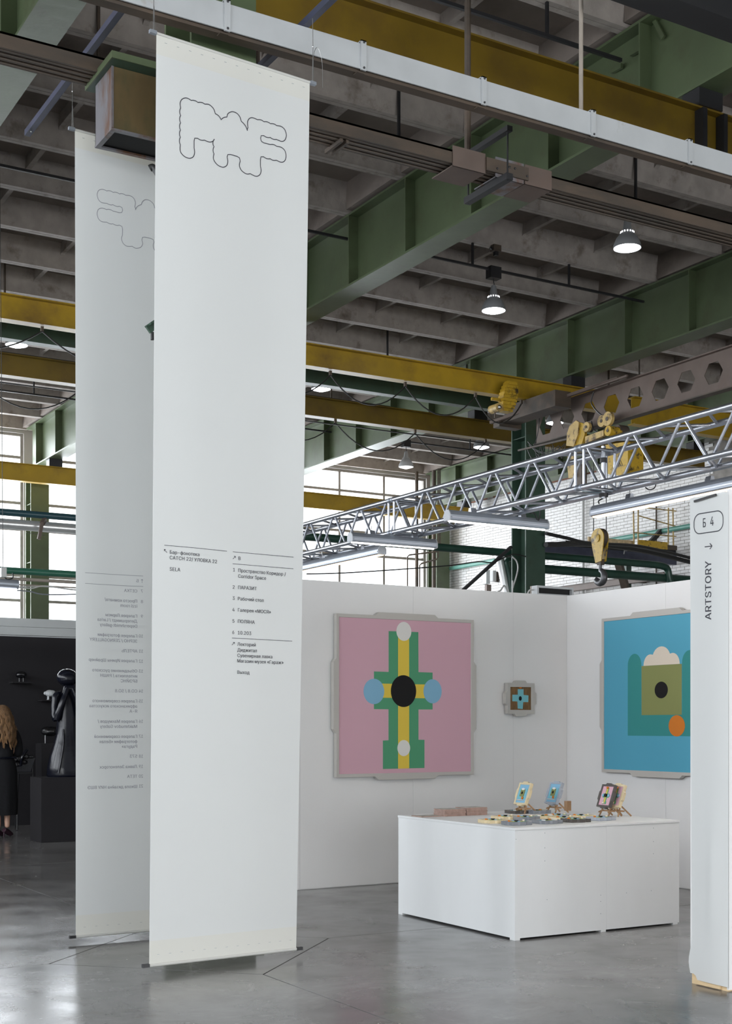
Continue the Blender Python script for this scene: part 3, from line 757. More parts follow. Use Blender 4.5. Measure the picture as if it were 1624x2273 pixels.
for du in (1315, 1343):
    p = at_x(du, 1180, HKX); MB().tube([(p.x+.02, p.y, p.z-.05), (p.x+.02, p.y, 6.3)], .008, 6).build('hoist_rope', m_black, tr)
hb = thing('hook_block', (hk.x, hk.y, hk.z), 'yellow hook block hanging on two ropes before the brick wall', 'hook')
cy, cz = hk.y, hk.z
out = []
for k in range(13):
    a = pi*k/12; out.append((cy+.165*cos(a), cz+.165*sin(a)))
out += [(cy-.155, cz-.10), (cy-.10, cz-.40), (cy+.05, cz-.42), (cy+.12, cz-.2)]
MB().prism(out, lambda a, c, d: (HKX+d, a, c), -.05, -.035).build('side_plate', m_yellow_b, hb)
MB().prism(out, lambda a, c, d: (HKX+d, a, c), .05, .065).build('side_plate', m_yellow_b, hb)
MB().tube([(HKX-.034, cy, cz), (HKX+.048, cy, cz)], .17, 24).build('sheave', m_rust, hb, True)
MB().lathe([(.001, -.02), (.07, -.012), (.045, 0)], n=16).build('axle_cap', m_yellow_b, hb, True, True).matrix_local = Matrix.Translation((-.055, 0, 0)) @ Matrix.Rotation(pi/2, 4, 'Y')
MB().box(HKX-.033, HKX+.048, cy-.07, cy+.03, cz-.46, cz-.36).build('crosshead', m_rust, hb)
hp = [(HKX, cy-.02, cz-.46), (HKX, cy-.02, cz-.56)]+[(HKX, cy-.02-.105*sin(a), cz-.66+.105*cos(a)) for a in [pi*2*k/16 for k in range(1, 13)]]
rr = [.03, .03]+[.045+.018*sin(pi*k/12) for k in range(12)]; rr[-1] = .012
MB().tube(hp, rr, 10).build('hook', m_hook, hb, True)

# dangling wiring around the column head
cw = thing('cable_tangle', (15.3, 20.1, 6.4), 'tangle of dark cables hanging at the dark column under the hexagon-holed beam', 'cables')
b = MB(); rnd = random.Random(3)
for k in range(11):
    a = at_x(1165+rnd.uniform(0, 90), 985+rnd.uniform(-5, 5), 15.1); c = at_x(1165+rnd.uniform(0, 90), 990+rnd.uniform(-4, 6), 15.1)
    b.tube(hang(a, c, rnd.uniform(.12, .3), 10), .007, 6)
b.build('loops', m_cable, cw)
p0 = at_x(1150, 1000, 15.05); p1 = at_x(1300, 965, 15.05)
MB().bar(p0, p1, .03, .03).build('support_bar', m_rust, cw)
MB().tube(smoothpath([at_x(1195, 905, 15.08), at_x(1196, 940, 15.08), at_x(1190, 975, 15.08), at_x(1182, 995, 15.08)]), .008, 6).build('drop_cable', m_cable, cw)
MB().tube(smoothpath([at_x(1317, 870, 15.0), at_x(1312, 895, 15.0), at_x(1330, 918, 15.0), at_x(1345, 925, 15.0)]), .012, 6).build('hoist_cable', m_cable, cw)
MB().tube(smoothpath([at_x(1312, 935, 15.0), at_x(1318, 955, 15.0), at_x(1335, 960, 15.0), at_x(1342, 950, 15.0)]), .012, 6).build('hoist_cable', m_cable, cw)

for (u, v, zz, lab) in ((1100, 545, 8.95, 'small dark detector box on a rib above the dome lamp'), (162, 1, 8.95, '')):
    if lab:
        q = at_z(u, v, zz); g = thing('detector_box', q, lab, 'detector')
        MB().box(q.x-.07, q.x+.07, q.y-.05, q.y+.05, zz-.10, zz+.0).build('housing', m_rust, g); MB().box(q.x-.03, q.x+.03, q.y-.03, q.y+.03, zz-.16, zz-.10).build('sensor', m_black, g)
        MB().bar((q.x-.11, q.y, zz-.05), (q.x-.07, q.y, zz-.07), .03, .03).build('arm', m_black, g)
gw = 9.80-.012
g = thing('girder_brackets', (gw, 10.5, 8.3), 'small steel angle brackets welded on the girder near the top right corner', 'brackets')
for (u0, v0, u1, v1, th) in ((1448, 38, 1472, 84, .05), (1400, 120, 1428, 104, .09), (1358, 158, 1380, 146, .07)):
    p = at_x(u0, v0, gw-.04); q = at_x(u1, v1, gw-.04); MB().bar(p, q, .05, th*.5, up=(1, 0, 0)).build('angle', m_green, g)
# festoon cables below the crane beams
def festoon(name_label, y, z, xs, sag, sup=True):
    g = thing('festoon_cable', (xs[0], y, z), name_label, 'cable', 'festoon cables')
    for i in range(len(xs)-1):
        MB().tube(hang((xs[i], y, z), (xs[i+1], y, z), sag, 12), .012, 6).build('cable_loop', m_cable, g, True)
    for x in xs: MB().box(x-.02, x+.02, y-.02, y+.02, z, z+.05+.02).build('cable_trolley', m_rust, g)
festoon('black cable in loops in front of the middle yellow beam', 19.20, 7.25, [7.9-2.1*k for k in range(4, 0, -1)]+[7.9, 9.2, 10.6, 12.05, 13.5, 14.5], .40)
festoon('black cable in loops hanging under the brownish yellow beam', 22.26, 7.27, [3.8, 5.6, 7.4, 9.0, 10.6, 12.4, 14.2, 15.9], .44)
g = thing('taut_cable', (2, 22.0, 7.1), 'straight black cable stretched below the brownish yellow beam', 'cable')
MB().tube([(-2, 21.9, 7.12), (8, 21.9, 7.12), (15.6, 21.9, 7.16)], .012, 6).build('cable', m_cable, g)

# ------------------------------------------------------------------ pipes and fittings
PY_ = 21.1
def pipe(label, pts, r, m, n=12, cat='pipe', group=None, name='pipe', smooth=True):
    p0 = Vector(pts[0]); o = MB().tube(pts, r, n).build(name, m, None, smooth, label=label, cat=cat, group=group, origin=p0); return o
pipe('upper teal pipe crossing the left bright window', [(-8.9, PY_, 4.87), (9.0, PY_, 4.87)], .055, m_pipe_t)
pipe('dark green upper pipe crossing behind the truss to the brick wall bend', [(9.02, PY_, 4.87)]+[(19.3, PY_, 4.87)]+smoothpath([(19.4, PY_, 4.87), (19.75, PY_, 4.82), (19.85, PY_, 4.55), (20.1, PY_, 4.42), (22.2, PY_, 4.42)]), .075, m_pipe_g)
pipe('thick silver-jacketed pipe below the teal pipe', [(-8.9, PY_+.1, 4.70), (9.0, PY_+.1, 4.70)], .085, m_foil)
pipe('thick dark green pipe under the bent one, before the brick wall', [(16.05, PY_+.1, 4.62), (22.2, PY_+.1, 4.62)], .09, m_pipe_g)
pipe('mid green pipe low in front of the left window', [(-8.9, PY_, 3.95), (11.5, PY_, 3.95)], .055, m_pipe_gm)
pipe('beige conduit just under the mid green pipe', [(-8.9, PY_+.05, 3.83), (11.5, PY_+.05, 3.83)], .028, m_beige)
pipe('thin beige conduit lowest of the left pipes', [(-8.9, PY_+.05, 3.74), (11.5, PY_+.05, 3.74)], .012, m_beige)
pipe('pale sea-green pipe running along the brick wall', [(22.12, 22.0, 6.11), (22.12, 33.3, 6.13)], .06, m_pipe_l)
pipe('silver slanting pipe beside the column, at the booth wall edge', [tuple(at_y(1106, 1225, 21.6)), tuple(at_y(1129, 1335, 21.6)), tuple(at_y(1129, 1335, 21.6))[:2]+(0,)], .085, m_foil)
pipe('dark green elbow pipe left of the column foot', [tuple(p) for p in smoothpath([at_y(1134, 1241, 21.5), at_y(1127, 1243, 21.5), at_y(1124, 1250, 21.5), at_y(1130, 1275, 21.5), at_y(1138, 1335, 21.5)])], .045, m_pipe_g)
pipe('grey vertical downpipe on the brick wall, nearer the column', [tuple(at_x(1294, 1000, 22.22)), tuple(at_x(1294, 1360, 22.22))], .035, m_cable_g)
pipe('thin dark vertical conduit on the brick wall, right part', [tuple(at_x(1456, 1100, 22.25)), tuple(at_x(1456, 1360, 22.25))], .02, m_rust)
pipe('twin vertical pipe in the far corner, left one', [(21.3, 33.3, 0), (21.3, 33.3, 9.0)], .05, m_rust)
pipe('twin vertical pipe in the far corner, right one', [(21.38, 32.5, 0), (21.38, 32.5, 8.9)], .06, m_rust)
for k, du in enumerate((0, 27)):
    q = [at_y(904+du, 1348, 32.4), at_y(904+du, 1236+du*.7, 32.4), at_y(908+du, 1232+du*.7, 32.4), at_y(972-k*4, 1224+du*.65, 32.4), at_y(976-k*4, 1220+du*.6, 32.4), at_y(976-k*4, 1040, 32.4)]; q[0].z = 0
    pipe(('outer' if k == 0 else 'inner')+' thin grey bent pipe in front of the far window', [tuple(p) for p in q], .022, m_rust, 8)
fe = thing('pipe_clamp', (9.6, PY_, 4.5), 'pink-brown steel clamp bar on the silver pipe at the left column', 'clamp')
a = at_y(92, 1180, PY_-.15); c = at_y(86, 1197, PY_-.15); d_ = at_y(100, 1153, PY_-.02); e_ = at_y(93, 1163, PY_-.15)
MB().bar(e_, c, .05, .05).build('bar', m_brown, fe); MB().bar(e_, d_, .06, .06).build('head', m_brown, fe)
MB().tube([at_y(58, 1182, PY_-.1), at_y(100, 1189, PY_-.1)], .004, 5).build('tie_wire', m_wire, fe)
# brown diagonal struts left and right of column
st = thing('dark_strut', (14, 20.1, 4.6), 'thin dark strut descending left from the column behind the booth wall', 'strut')
MB().bar(at_y(1134, 1214, 20.36), at_y(1015, 1321, 20.36), .07, .05).build('strut', m_black, st)
st = thing('swag_cable', (16, 19.9, 4.8), 'thin dark cable swinging from the far window to the column', 'cable')
MB().tube(smoothpath([at_y(680, 1274, 20.3), at_y(760, 1272, 20.3), at_y(900, 1263, 20.3), at_y(1000, 1255, 20.3), at_y(1060, 1247, 20.3), at_y(1095, 1248, 20.3), at_y(1135, 1231, 20.3)]+[Vector((15.5, 20.39, at_y(1135, 1231, 20.3).z))]), .012, 6).build('cable', m_cable, st, True)
st = thing('service_cables', (16.5, 20.0, 5.0), 'pair of dark sagging service cables from the column to the platform', 'cables')
MB().tube(smoothpath([at_y(1211, 1184, 20.2), at_y(1260, 1195, 20.4), at_y(1310, 1206, 20.8), at_y(1420, 1213, 21.6), at_y(1530, 1238, 22.0)]), .035, 8).build('cable', m_cable, st, True)
MB().tube(smoothpath([at_y(1211, 1209, 20.3), at_y(1300, 1208, 21.2), at_y(1360, 1213, 21.7), at_y(1440, 1226, 22.0), at_y(1540, 1250, 22.0)]), .05, 8).build('cable', m_cable, st, True)
# switch boxes on brick wall near column
sb = thing('switch_box', (22.1, 30.5, 4.5), 'pair of small green and grey switch boxes with hanging cable by the column', 'switch box')
def bxu(u0, v0, u1, v1, y, th, m, nm, par):
    a = at_y(u0, v0, y); c = at_y(u1, v1, y)
    return MB().box(min(a.x, c.x), max(a.x, c.x), y, y+th, min(a.z, c.z), max(a.z, c.z)).build(nm, m, par)
bxu(1079, 1265, 1087, 1296, 30.3, .2, m_lintel, 'green_box', sb); bxu(1094, 1266, 1101, 1290, 30.35, .2, m_cable_g, 'grey_box', sb)
bxu(1087, 1268, 1107, 1292, 30.56, .05, m_rust, 'back_plate', sb); bxu(1080, 1297, 1090, 1330, 30.4, .1, m_brown, 'cable_bundle', sb)
sb2 = thing('cable_loop', (15.3, 20.2, 3.6), 'pale looped cable hanging at the foot of the dark column', 'cable')
MB().tube(smoothpath([at_y(1137, 1236, 20.2), at_y(1146, 1246, 20.2), at_y(1149, 1262, 20.2), at_y(1144, 1285, 20.2), at_y(1138, 1305, 20.2), at_y(1137, 1330, 20.2), tuple(at_y(1137, 1330, 20.2))[:2]+(0,)]), .014, 6).build('cable', m_cable_g, sb2, True)
MB().tube(smoothpath([at_y(1096, 1318, 20.2), at_y(1110, 1311, 20.2), at_y(1119, 1300, 20.2), at_y(1127, 1318, 20.2), at_y(1128, 1330, 20.2)]), .016, 6).build('cable', m_cable_g, sb2, True)
# brown channel along the brick wall with a post
ch = thing('wall_channel', (21.9, 26, 4.9), 'brown steel channel along the brick wall just above the booth wall', 'channel')
MB().box(21.82, 21.95, 23.4, 29.6, 4.93, 5.07).build('channel', m_brown, ch)
MB().box(21.80, 21.97, 23.4, 29.6, 5.07, 5.09).build('flange', m_rust, ch)
MB().box(21.83, 21.94, 27.6, 27.75, 0, 4.93).build('post', m_rust, ch)
MB().box(21.96, 22.28, 24.5, 24.6, 4.95, 5.05).build('bracket', m_rust, ch)
# far service platform
PFY = 23.4
pf = thing('service_platform', (20, PFY, 5.5), 'raised dark service platform with yellow kickboard and railing at the brick wall', 'platform')
def at(u, v, y=PFY): return at_y(u, v, y)
zf = 5.62
MB().box(18.9, 22.2, PFY, PFY+1.6, zf-.12, zf).build('deck', m_black, pf)
MB().box(18.0, 22.2, PFY-.02, PFY+.1, zf-.35, zf-.13).build('edge_beam', m_unistrut, pf)
MB().box(21.0, 21.9, PFY-.035, PFY-.021, zf-.01, zf+.16).build('kickboard', m_yellow_b, pf)
MB().box(21.91, 22.2, PFY-.035, PFY-.021, zf-.01, zf+.1).build('kickboard', m_rust, pf)
MB().box(19.6, 20.95, PFY+.05, PFY+.09, zf+.001, zf+.14).build('strand_board', m_osb, pf)
for x in (20.9, 21.05, 21.98, 22.12):
    MB().tube([(x, PFY+(.0 if x < 21 or x > 22 else .03), zf), (x-.02, PFY, zf+.98)], .018, 6).build('post', m_yellow_p, pf)
for z in (.32, .92): MB().tube([(20.9, PFY, zf+z), (22.2, PFY, zf+z)], .014, 6).build('rail', m_yellow_p, pf)
MB().tube([(21.02, PFY, zf+.72), (22.2, PFY, zf+.56)], .014, 6).build('rail', m_yellow_p, pf)
MB().bar((20.6, PFY+.2, zf-.35), (21.6, PFY+.6, 3.6), .16, .12).build('brace', m_rust, pf)
MB().bar((22.1, PFY+.4, zf+.5), (21.5, PFY+.5, zf-.1), .12, .1).build('brace', m_black, pf)
for x in (18.3, 21.9): MB().box(x-.08, x+.08, PFY+1.3, PFY+1.46, 0, zf-.12).build('leg', m_green_d, pf)
fl = thing('platform_lamp', (19.9, PFY, 5.3), 'small white fitting hanging under the platform edge', 'lamp')
c = at_y(1389, 1218, PFY-.1); MB().ball(c, .07, sz=.8, n=12).build('globe', m_lamp_l, fl, True); MB().bar((c.x-.1, c.y, c.z+.08), (c.x+.12, c.y, c.z+.08), .05, .05).build('clamp', m_cable_g, fl)
MB().bar((c.x, c.y, c.z+.08), (c.x, PFY-.02, zf-.2), .02, .02).build('bracket', m_cable_g, fl)

# left: suspended light fixture and cables in front of the windows
lf = thing('strip_light', (3.5, 15.5, 3.2), 'small grey strip light hanging at the left edge in front of the window', 'light fixture')
q0 = at_y(-60, 1291, 15.5); q1 = at_y(40, 1298, 15.5)
MB().tube([q0, q1], .055, 12).build('housing', m_alu_matt, lf, True)
MB().box(q0.x, q1.x-.02, 15.47, 15.53, q1.z-.075, q1.z-.05).build('diffuser', m_lamp_off, lf)
c = at_y(7, 1270, 15.5); MB().box(c.x-.03, c.x+.03, 15.46, 15.54, c.z-.06, c.z+.05).build('driver', m_cable_g, lf)
MB().tube([c, (c.x-.05, 15.5, 9.2)], .004, 5).build('suspension_wire', m_cable, lf)
MB().tube(smoothpath([c, at_y(14, 1285, 15.5), at_y(28, 1283, 15.5), at_y(28, 1272, 15.5)]), .008, 6).build('lead', m_cable, lf)
w = thing('white_cables', (4, 15.5, 3.1), 'loose white and grey cables trailing right of the small strip light', 'cables')
MB().tube(smoothpath([at_y(40, 1303, 15.5), at_y(70, 1306, 15.5), at_y(100, 1301, 15.5), at_y(170, 1310, 15.5), at_y(260, 1312, 15.5)]), .008, 6).build('cable', m_cable_g, w, True)
MB().tube(smoothpath([at_y(40, 1303, 15.6), at_y(75, 1302, 15.6), at_y(110, 1303, 15.6), at_y(170, 1309, 15.6)]), .006, 6).build('cable', m_cable_g, w, True)
MB().tube(smoothpath([at_y(-10, 1309, 15.6), at_y(60, 1312, 15.6), at_y(110, 1320, 15.6), at_y(260, 1316, 15.6)]), .008, 6).build('cable', m_alu_matt, w, True)

# ------------------------------------------------------------------ aluminium box truss
TX0, TX1 = 7.20, 7.535; TZ0, TZ1 = 3.485, 3.82
truss = thing('box_truss', (TX0, 5.73, TZ0), 'silver aluminium box truss rising to the right over the white booth', 'truss')
RT = .025; rb_ = .0125
def seg(y0, y1, n=10):
    y0 += .012; y1 -= .012
    for x, z in ((TX0, TZ0), (TX1, TZ0), (TX0, TZ1), (TX1, TZ1)):
        MB().tube([(x, y0, z), (x, y1, z)], RT, 14).build('chord', m_alu, truss, True)
        b = MB()
        for yy in (y0, y1): b.tube([(x, yy-.03, z), (x, yy+.03, z)], RT*1.16, 12)
        b.build('coupler', m_alu_matt, truss, True)
    L = y1-y0; e = .06; s = (L-2*e)/n
    faces = [((TX0, TZ0), (TX0, TZ1)), ((TX1, TZ0), (TX1, TZ1)), ((TX0, TZ1), (TX1, TZ1)), ((TX0, TZ0), (TX1, TZ0))]
    for fi, (a, c) in enumerate(faces):
        for yy in (y0+e*.7, y1-e*.7): MB().tube([(a[0], yy, a[1]), (c[0], yy, c[1])], rb_, 8).build('end_strut', m_alu, truss, True)
        ya = y0+e
        for k in range(n):
            p, q = (a, c) if (k+(fi == 1)) % 2 else (c, a)
            g = .022
            MB().tube([(p[0], ya+g, p[1]), (q[0], ya+s-g, q[1])], rb_, 8).build('diagonal', m_alu, truss, True)
            ya += s
seg(4.93, 5.73, 3); seg(5.73, 8.73); seg(8.73, 11.74); seg(11.74, 14.75)
for yy in (4.79, 14.89):
    tw = thing('truss_tower', (TX0, yy, 0), 'upright leg carrying the %s end of the aluminium truss' % ('near' if yy < 6 else 'far'), 'truss')
    for x in (TX0, TX1):
        for dy in (-.1, .1): MB().tube([(x, yy+dy, .02), (x, yy+dy, TZ1)], RT, 10).build('chord', m_alu, tw, True)
    for k in range(8):
        z = .2+k*.44; MB().tube([(TX0, yy-.1, z), (TX1, yy-.1, z+.4)], rb_, 8).build('diagonal', m_alu, tw, True)
        MB().tube([(TX0, yy+.1, z+.4), (TX1, yy+.1, z)], rb_, 8).build('diagonal', m_alu, tw, True)
    MB().box(TX0-.2, TX1+.2, yy-.2, yy+.2, 0, .02).build('base_plate', m_alu_matt, tw)
cbx = thing('truss_bracket', (7.4, 8.9, 3.5), 'black hanging clamp with a strap inside the truss joint', 'clamp')
c = at_y(1338, 1075, 8.62)
MB().tube([(7.45, 8.72, 3.86), (7.45, 8.72, 3.42)], .02, 10).build('pole', m_alu, cbx, True)
MB().tube([(7.45, 8.72, 3.46), (7.45, 8.72, 3.43)], .04, 10).build('clamp', m_black, cbx)
MB().tube([(7.45, 8.72, 3.76), (7.45, 8.72, 3.72)], .03, 10).build('clamp', m_black, cbx)

# linear LED fixtures on the truss
def led(p0, p1, label, warm, drop=.0):
    p0 = Vector(p0); p1 = Vector(p1); d = (p1-p0).normalized(); s = d.cross(Vector((0, 0, 1)))
    g = thing('linear_light', (p0+p1)/2, label, 'light fixture', 'linear lights on the truss')
    w, h = .05, .085
    prof = [(-w, -h*.5), (-w*.8, -h*.62), (w*.8, -h*.62), (w, -h*.5), (w, .0), (w*.8, h*.25), (w*.45, h*.5), (-w*.45, h*.5), (-w*.8, h*.25), (-w, 0)]
    L = (p1-p0).length
    fn = lambda a, c, t: p0+s*a+Vector((0, 0, c))+d*t
    for t in (0, L-.012): MB().prism([(a*1.06, c*1.05) for a, c in prof], fn, t, t+.012).build('end_cap', m_cap, g, bevel=.003)
    for sgn in (-1, 1): MB().prism([(sgn*w*1.02, -.03), (sgn*w*1.12, -.03), (sgn*w*1.12, -.018), (sgn*w*1.02, -.018)], fn, .02, L-.02).build('side_fin', m_alu, g)
    hs_ = MB().prism(prof, fn, .012, L-.012).build('housing', m_alu_matt, g)
    q = .62 if warm else (.15 if warm is False else .8)
    MB().prism([(-w*q, -h*.62), (w*q, -h*.62), (w*q*.8, -h*.74), (-w*q*.8, -h*.74)], fn, .02, L-.02).build('diffuser', m_clear if warm else (m_clear_cool if warm is False else m_clear_wide), hs_)
    for t in (.25*L, .75*L):
        MB().prism([(-w*.5, h*.5), (w*.5, h*.5), (w*.3, h*.95), (-w*.3, h*.95)], fn, t-.03, t+.03).build('clip', m_alu, g)
        q = fn(0, h*.9, t); MB().tube([q, q+Vector((0, 0, .05+drop))], .006, 6).build('hook', m_wire, g)
    return g
led((7.68, 9.12, 3.385), (7.68, 7.25, 3.385), 'long linear light with a warm glowing strip at the right, above the hook block', True)
led((6.73, 10.02, 3.40), (7.86, 10.02, 3.40), 'linear light crossing under the truss, its end cap nearest mid picture', False)
led((6.67, 11.68, 3.40), (7.70, 11.68, 3.40), 'linear light crossing under the truss behind the booth wall top, second from left', False)
led((7.40, 12.25, 3.385), (7.40, 14.05, 3.385), 'leftmost linear light with a warm strip, running towards the front banner', True)
led((7.0, 6.75, 3.40), (8.05, 6.75, 3.40), 'linear light cut off by the right edge of the picture', None)
led((6.3, 5.9, 3.40), (7.5, 5.9, 3.40), 'linear light added unseen on the near end of the truss, lighting the plinth', None)  # unseen fixture added to brighten the plinth top
tc = thing('truss_cable', (7.6, 9.0, 3.4), 'thin black lead looping below the truss by the long warm light', 'cable')
MB().tube(smoothpath([at_x(1329, 1118, 7.62), at_x(1328, 1112, 7.62), at_x(1338, 1106, 7.62), at_x(1345, 1098, 7.60)]), .006, 6).build('lead', m_cable, tc)
MB().tube(smoothpath([at_x(1432, 1082, 7.62), at_x(1440, 1087, 7.62), at_x(1452, 1083, 7.62), at_x(1456, 1070, 7.58)]), .005, 6).build('lead', m_cable, tc)
MB().tube(smoothpath([at_y(1176, 1139, 9.98), at_y(1186, 1140, 9.98), at_y(1194, 1155, 9.98), at_y(1198, 1140, 9.98), at_y(1198, 1120, 9.98)]), .007, 6).build('lead', m_cable, tc)
# white framed floodlight on the wall corner
fl = thing('floodlight', (8.3, 10.9, BH_), 'white framed floodlight lying on top of the booth wall corner', 'light fixture')
a = at_y(1189, 1322, 10.86); c = at_y(1270, 1325, 10.86)
b = MB(); fw = .022; z0, z1 = BH_+.003, BH_+.095; x0, x1 = a.x, c.x
b.ring(((x0, z0), (x1, z0), (x1, z1), (x0, z1)), ((x0+fw, z0+fw*.6), (x1-fw, z0+fw*.6), (x1-fw, z1-fw), (x0+fw, z1-fw)), lambda a, c, d: (a, d, c), 10.84, 10.94)
b.build('frame', m_white_steel, fl)
MB().box(x0+fw, x1-fw, 10.88, 10.90, z0+.01, z1-.02).build('dark_glass', m_dark, fl)
MB().tube(smoothpath([(x0, 10.9, z0+.05), (x0-.05, 10.9, z0+.045), (x0-.08, 10.9, z0)]), .008, 6).build('lead', m_cable_g, fl)
MB().tube([(x0-.035, 10.9, z0+.0), (x0-.035, 10.9, z0+.085)], .007, 8).build('pin', m_beige, fl)

# ------------------------------------------------------------------ hanging banners
class Sheet:
    def __init__(s, TL, TR, BL, BR, ripple=0., ph=0.):
        s.c = [Vector(p) for p in (TL, TR, BL, BR)]; s.rp = ripple; s.ph = ph
        s.n = (s.c[1]-s.c[0]).cross(s.c[2]-s.c[0]).normalized()
        if s.n.dot(Vector((0, 0, CAMZ))-s.c[0]) < 0: s.n = -s.n
    def __call__(s, a, t, off=0.):       # a across 0..1, t up 0..1
        TL, TR, BL, BR = s.c
        p = (BL*(1-a)+BR*a)*(1-t)+(TL*(1-a)+TR*a)*t
        mid = sin(pi*max(0, min(1, t)))
        w = s.rp*mid*(sin(2.1*pi*a+s.ph)+.45*sin(5.3*pi*a+2+s.ph*2+t*1.5))
        w += .25*s.rp*sin(7*t+s.ph)*sin(pi*a)
        edge = .0*(cos(2*pi*a))*mid
        return p+s.n*(w+edge+off)
    def solve(s, u, v):
        a, t = .5, .5
        for _ in range(25):
            q = proj(s(a, t)); e = 1e-3
            q1 = proj(s(a+e, t)); q2 = proj(s(a, t+e))
            A = (q1[0]-q[0])/e; B = (q2[0]-q[0])/e; C_ = (q1[1]-q[1])/e; D_ = (q2[1]-q[1])/e
            ru, rv = u-q[0], v-q[1]; det = A*D_-B*C_
            a += (ru*D_-rv*B)/det; t += (A*rv-C_*ru)/det
        return a, t
    @property
    def W(s): return (s.c[1]-s.c[0]).length
    @property
    def H(s): return (s.c[0]-s.c[2]).length
def cam_pt(X, Y, z): return (RGT[0]*X+FWD[0]*Y, RGT[1]*X+FWD[1]*Y, z)
def px_pt(u, v, Y): return cam_pt((u-CX)/F*Y, Y, CAMZ+(HZ-v)/F*Y)
S1 = Sheet(px_pt(347, 74, 8.01), px_pt(687, 183, 8.61), px_pt(331, 2143, 8.01), px_pt(657, 2106, 8.64), .006, .4)
S2 = Sheet(px_pt(166, 288, 9.19), px_pt(483, 372, 9.77), px_pt(168, 2079, 9.19), px_pt(492, 2050, 9.77), .009, 1.9)
def banner(S, label, hem_top, hem_bot, group='hanging wayfinding banners'):
    o = S(0.5, 0)
    g = thing('hanging_banner', o, label, 'banner', group)
    def patch(t0, t1, nx, ny, off, m, nm):
        vs = []; fs = []
        for i in range(ny+1):
            for j in range(nx+1): vs.append(S(j/nx, t0+(t1-t0)*i/ny, off))
        for i in range(ny):
            for j in range(nx): k = i*(nx+1)+j; fs.append((k, k+1, k+nx+2, k+nx+1))
        b = MB(); b.add(vs, fs); ob = b.build(nm, m, g, True)
        md = ob.modifiers.new('thickness', 'SOLIDIFY'); md.thickness = .0012; md.offset = 0
        ob.modifiers.new('split', 'EDGE_SPLIT').split_angle = radians(30)
        return ob
    patch(hem_bot, 1-hem_top, 28, 120, 0, m_banner, 'textile')
    for nm, t0, t1 in (('bottom_hem', 0.0, hem_bot), ('top_hem', 1-hem_top, 1.0)):
        patch(t0, t1, 28, 6, .0, m_banner_hem, nm)
    # stitch marks
    b = MB(); k = .05
    while k < .97:
        for t in (hem_bot*.42, 1-hem_top*.35):
            p = S(k, t, .002); q = S(k+.014, t, .002); b.bar(p, q, .0015, .0015)
        k += .075
    b.build('stitches', m_alu_matt, g)
    for nm, t, m in (('bottom_rod', .0, m_black), ('top_rod', 1.0, m_alu_matt)):
        p = S(0, t); q = S(1, t); d = (q-p).normalized()
        b = MB(); b.bar(p-d*.045, p-d*.001, .024, .02); b.bar(q+d*.001, q+d*.045, .024, .02); b.bar(p-d*.04, q+d*.04, .008, .008); b.build(nm, m, g)
    b = MB(); p = S(0, 0); q = S(1, 0); b.tube([p-Vector((0, 0, .001)), q-Vector((0, 0, .001))], .010, 10); b.build('bottom_pocket', m_banner_hem, g, True)
    b = MB(); p = S(0, 1); q = S(1, 1); b.tube([p, q], .009, 10); b.build('top_pocket', m_banner_hem, g, True)
    return g
B1 = banner(S1, 'front white banner with a charcoal cloud-edged outline logo and dark legible text', .022, .026)
B2 = banner(S2, 'rear white banner half hidden by the front one, its grey text showing mirrored', .022, .026)
def wire(p, z1, parent, loop=False):
    p = Vector(p); b = MB(); b.tube([p, p+Vector((.004, 0, (z1-p.z)*.5)), (p.x, p.y, z1)], .0022, 5)
    b.tube([p+Vector((.01, 0, 0)), p+Vector((.006, 0, .15))], .0018, 5)
    b.ball(p+Vector((.004, 0, (z1-p.z)*.5)), .006, n=8, m=4)
    b.build('suspension_wire', m_wire, parent)
for S, g in ((S1, B1), (S2, B2)):
    for a, dx in ((0, -.02), (1, .02)):
        p = S(a, 1); wire((p.x+dx, p.y, p.z+.008), WZ1+.05, g)
p = S1(1, 1)
MB().tube(smoothpath([(p.x+.02, p.y, p.z), (p.x+.025, p.y, p.z+.16), (p.x+.055, p.y, p.z+.24), (p.x+.09, p.y, p.z+.16), (p.x+.095, p.y, p.z-.01)]), .0016, 5).build('loose_wire_end', m_wire, B1)

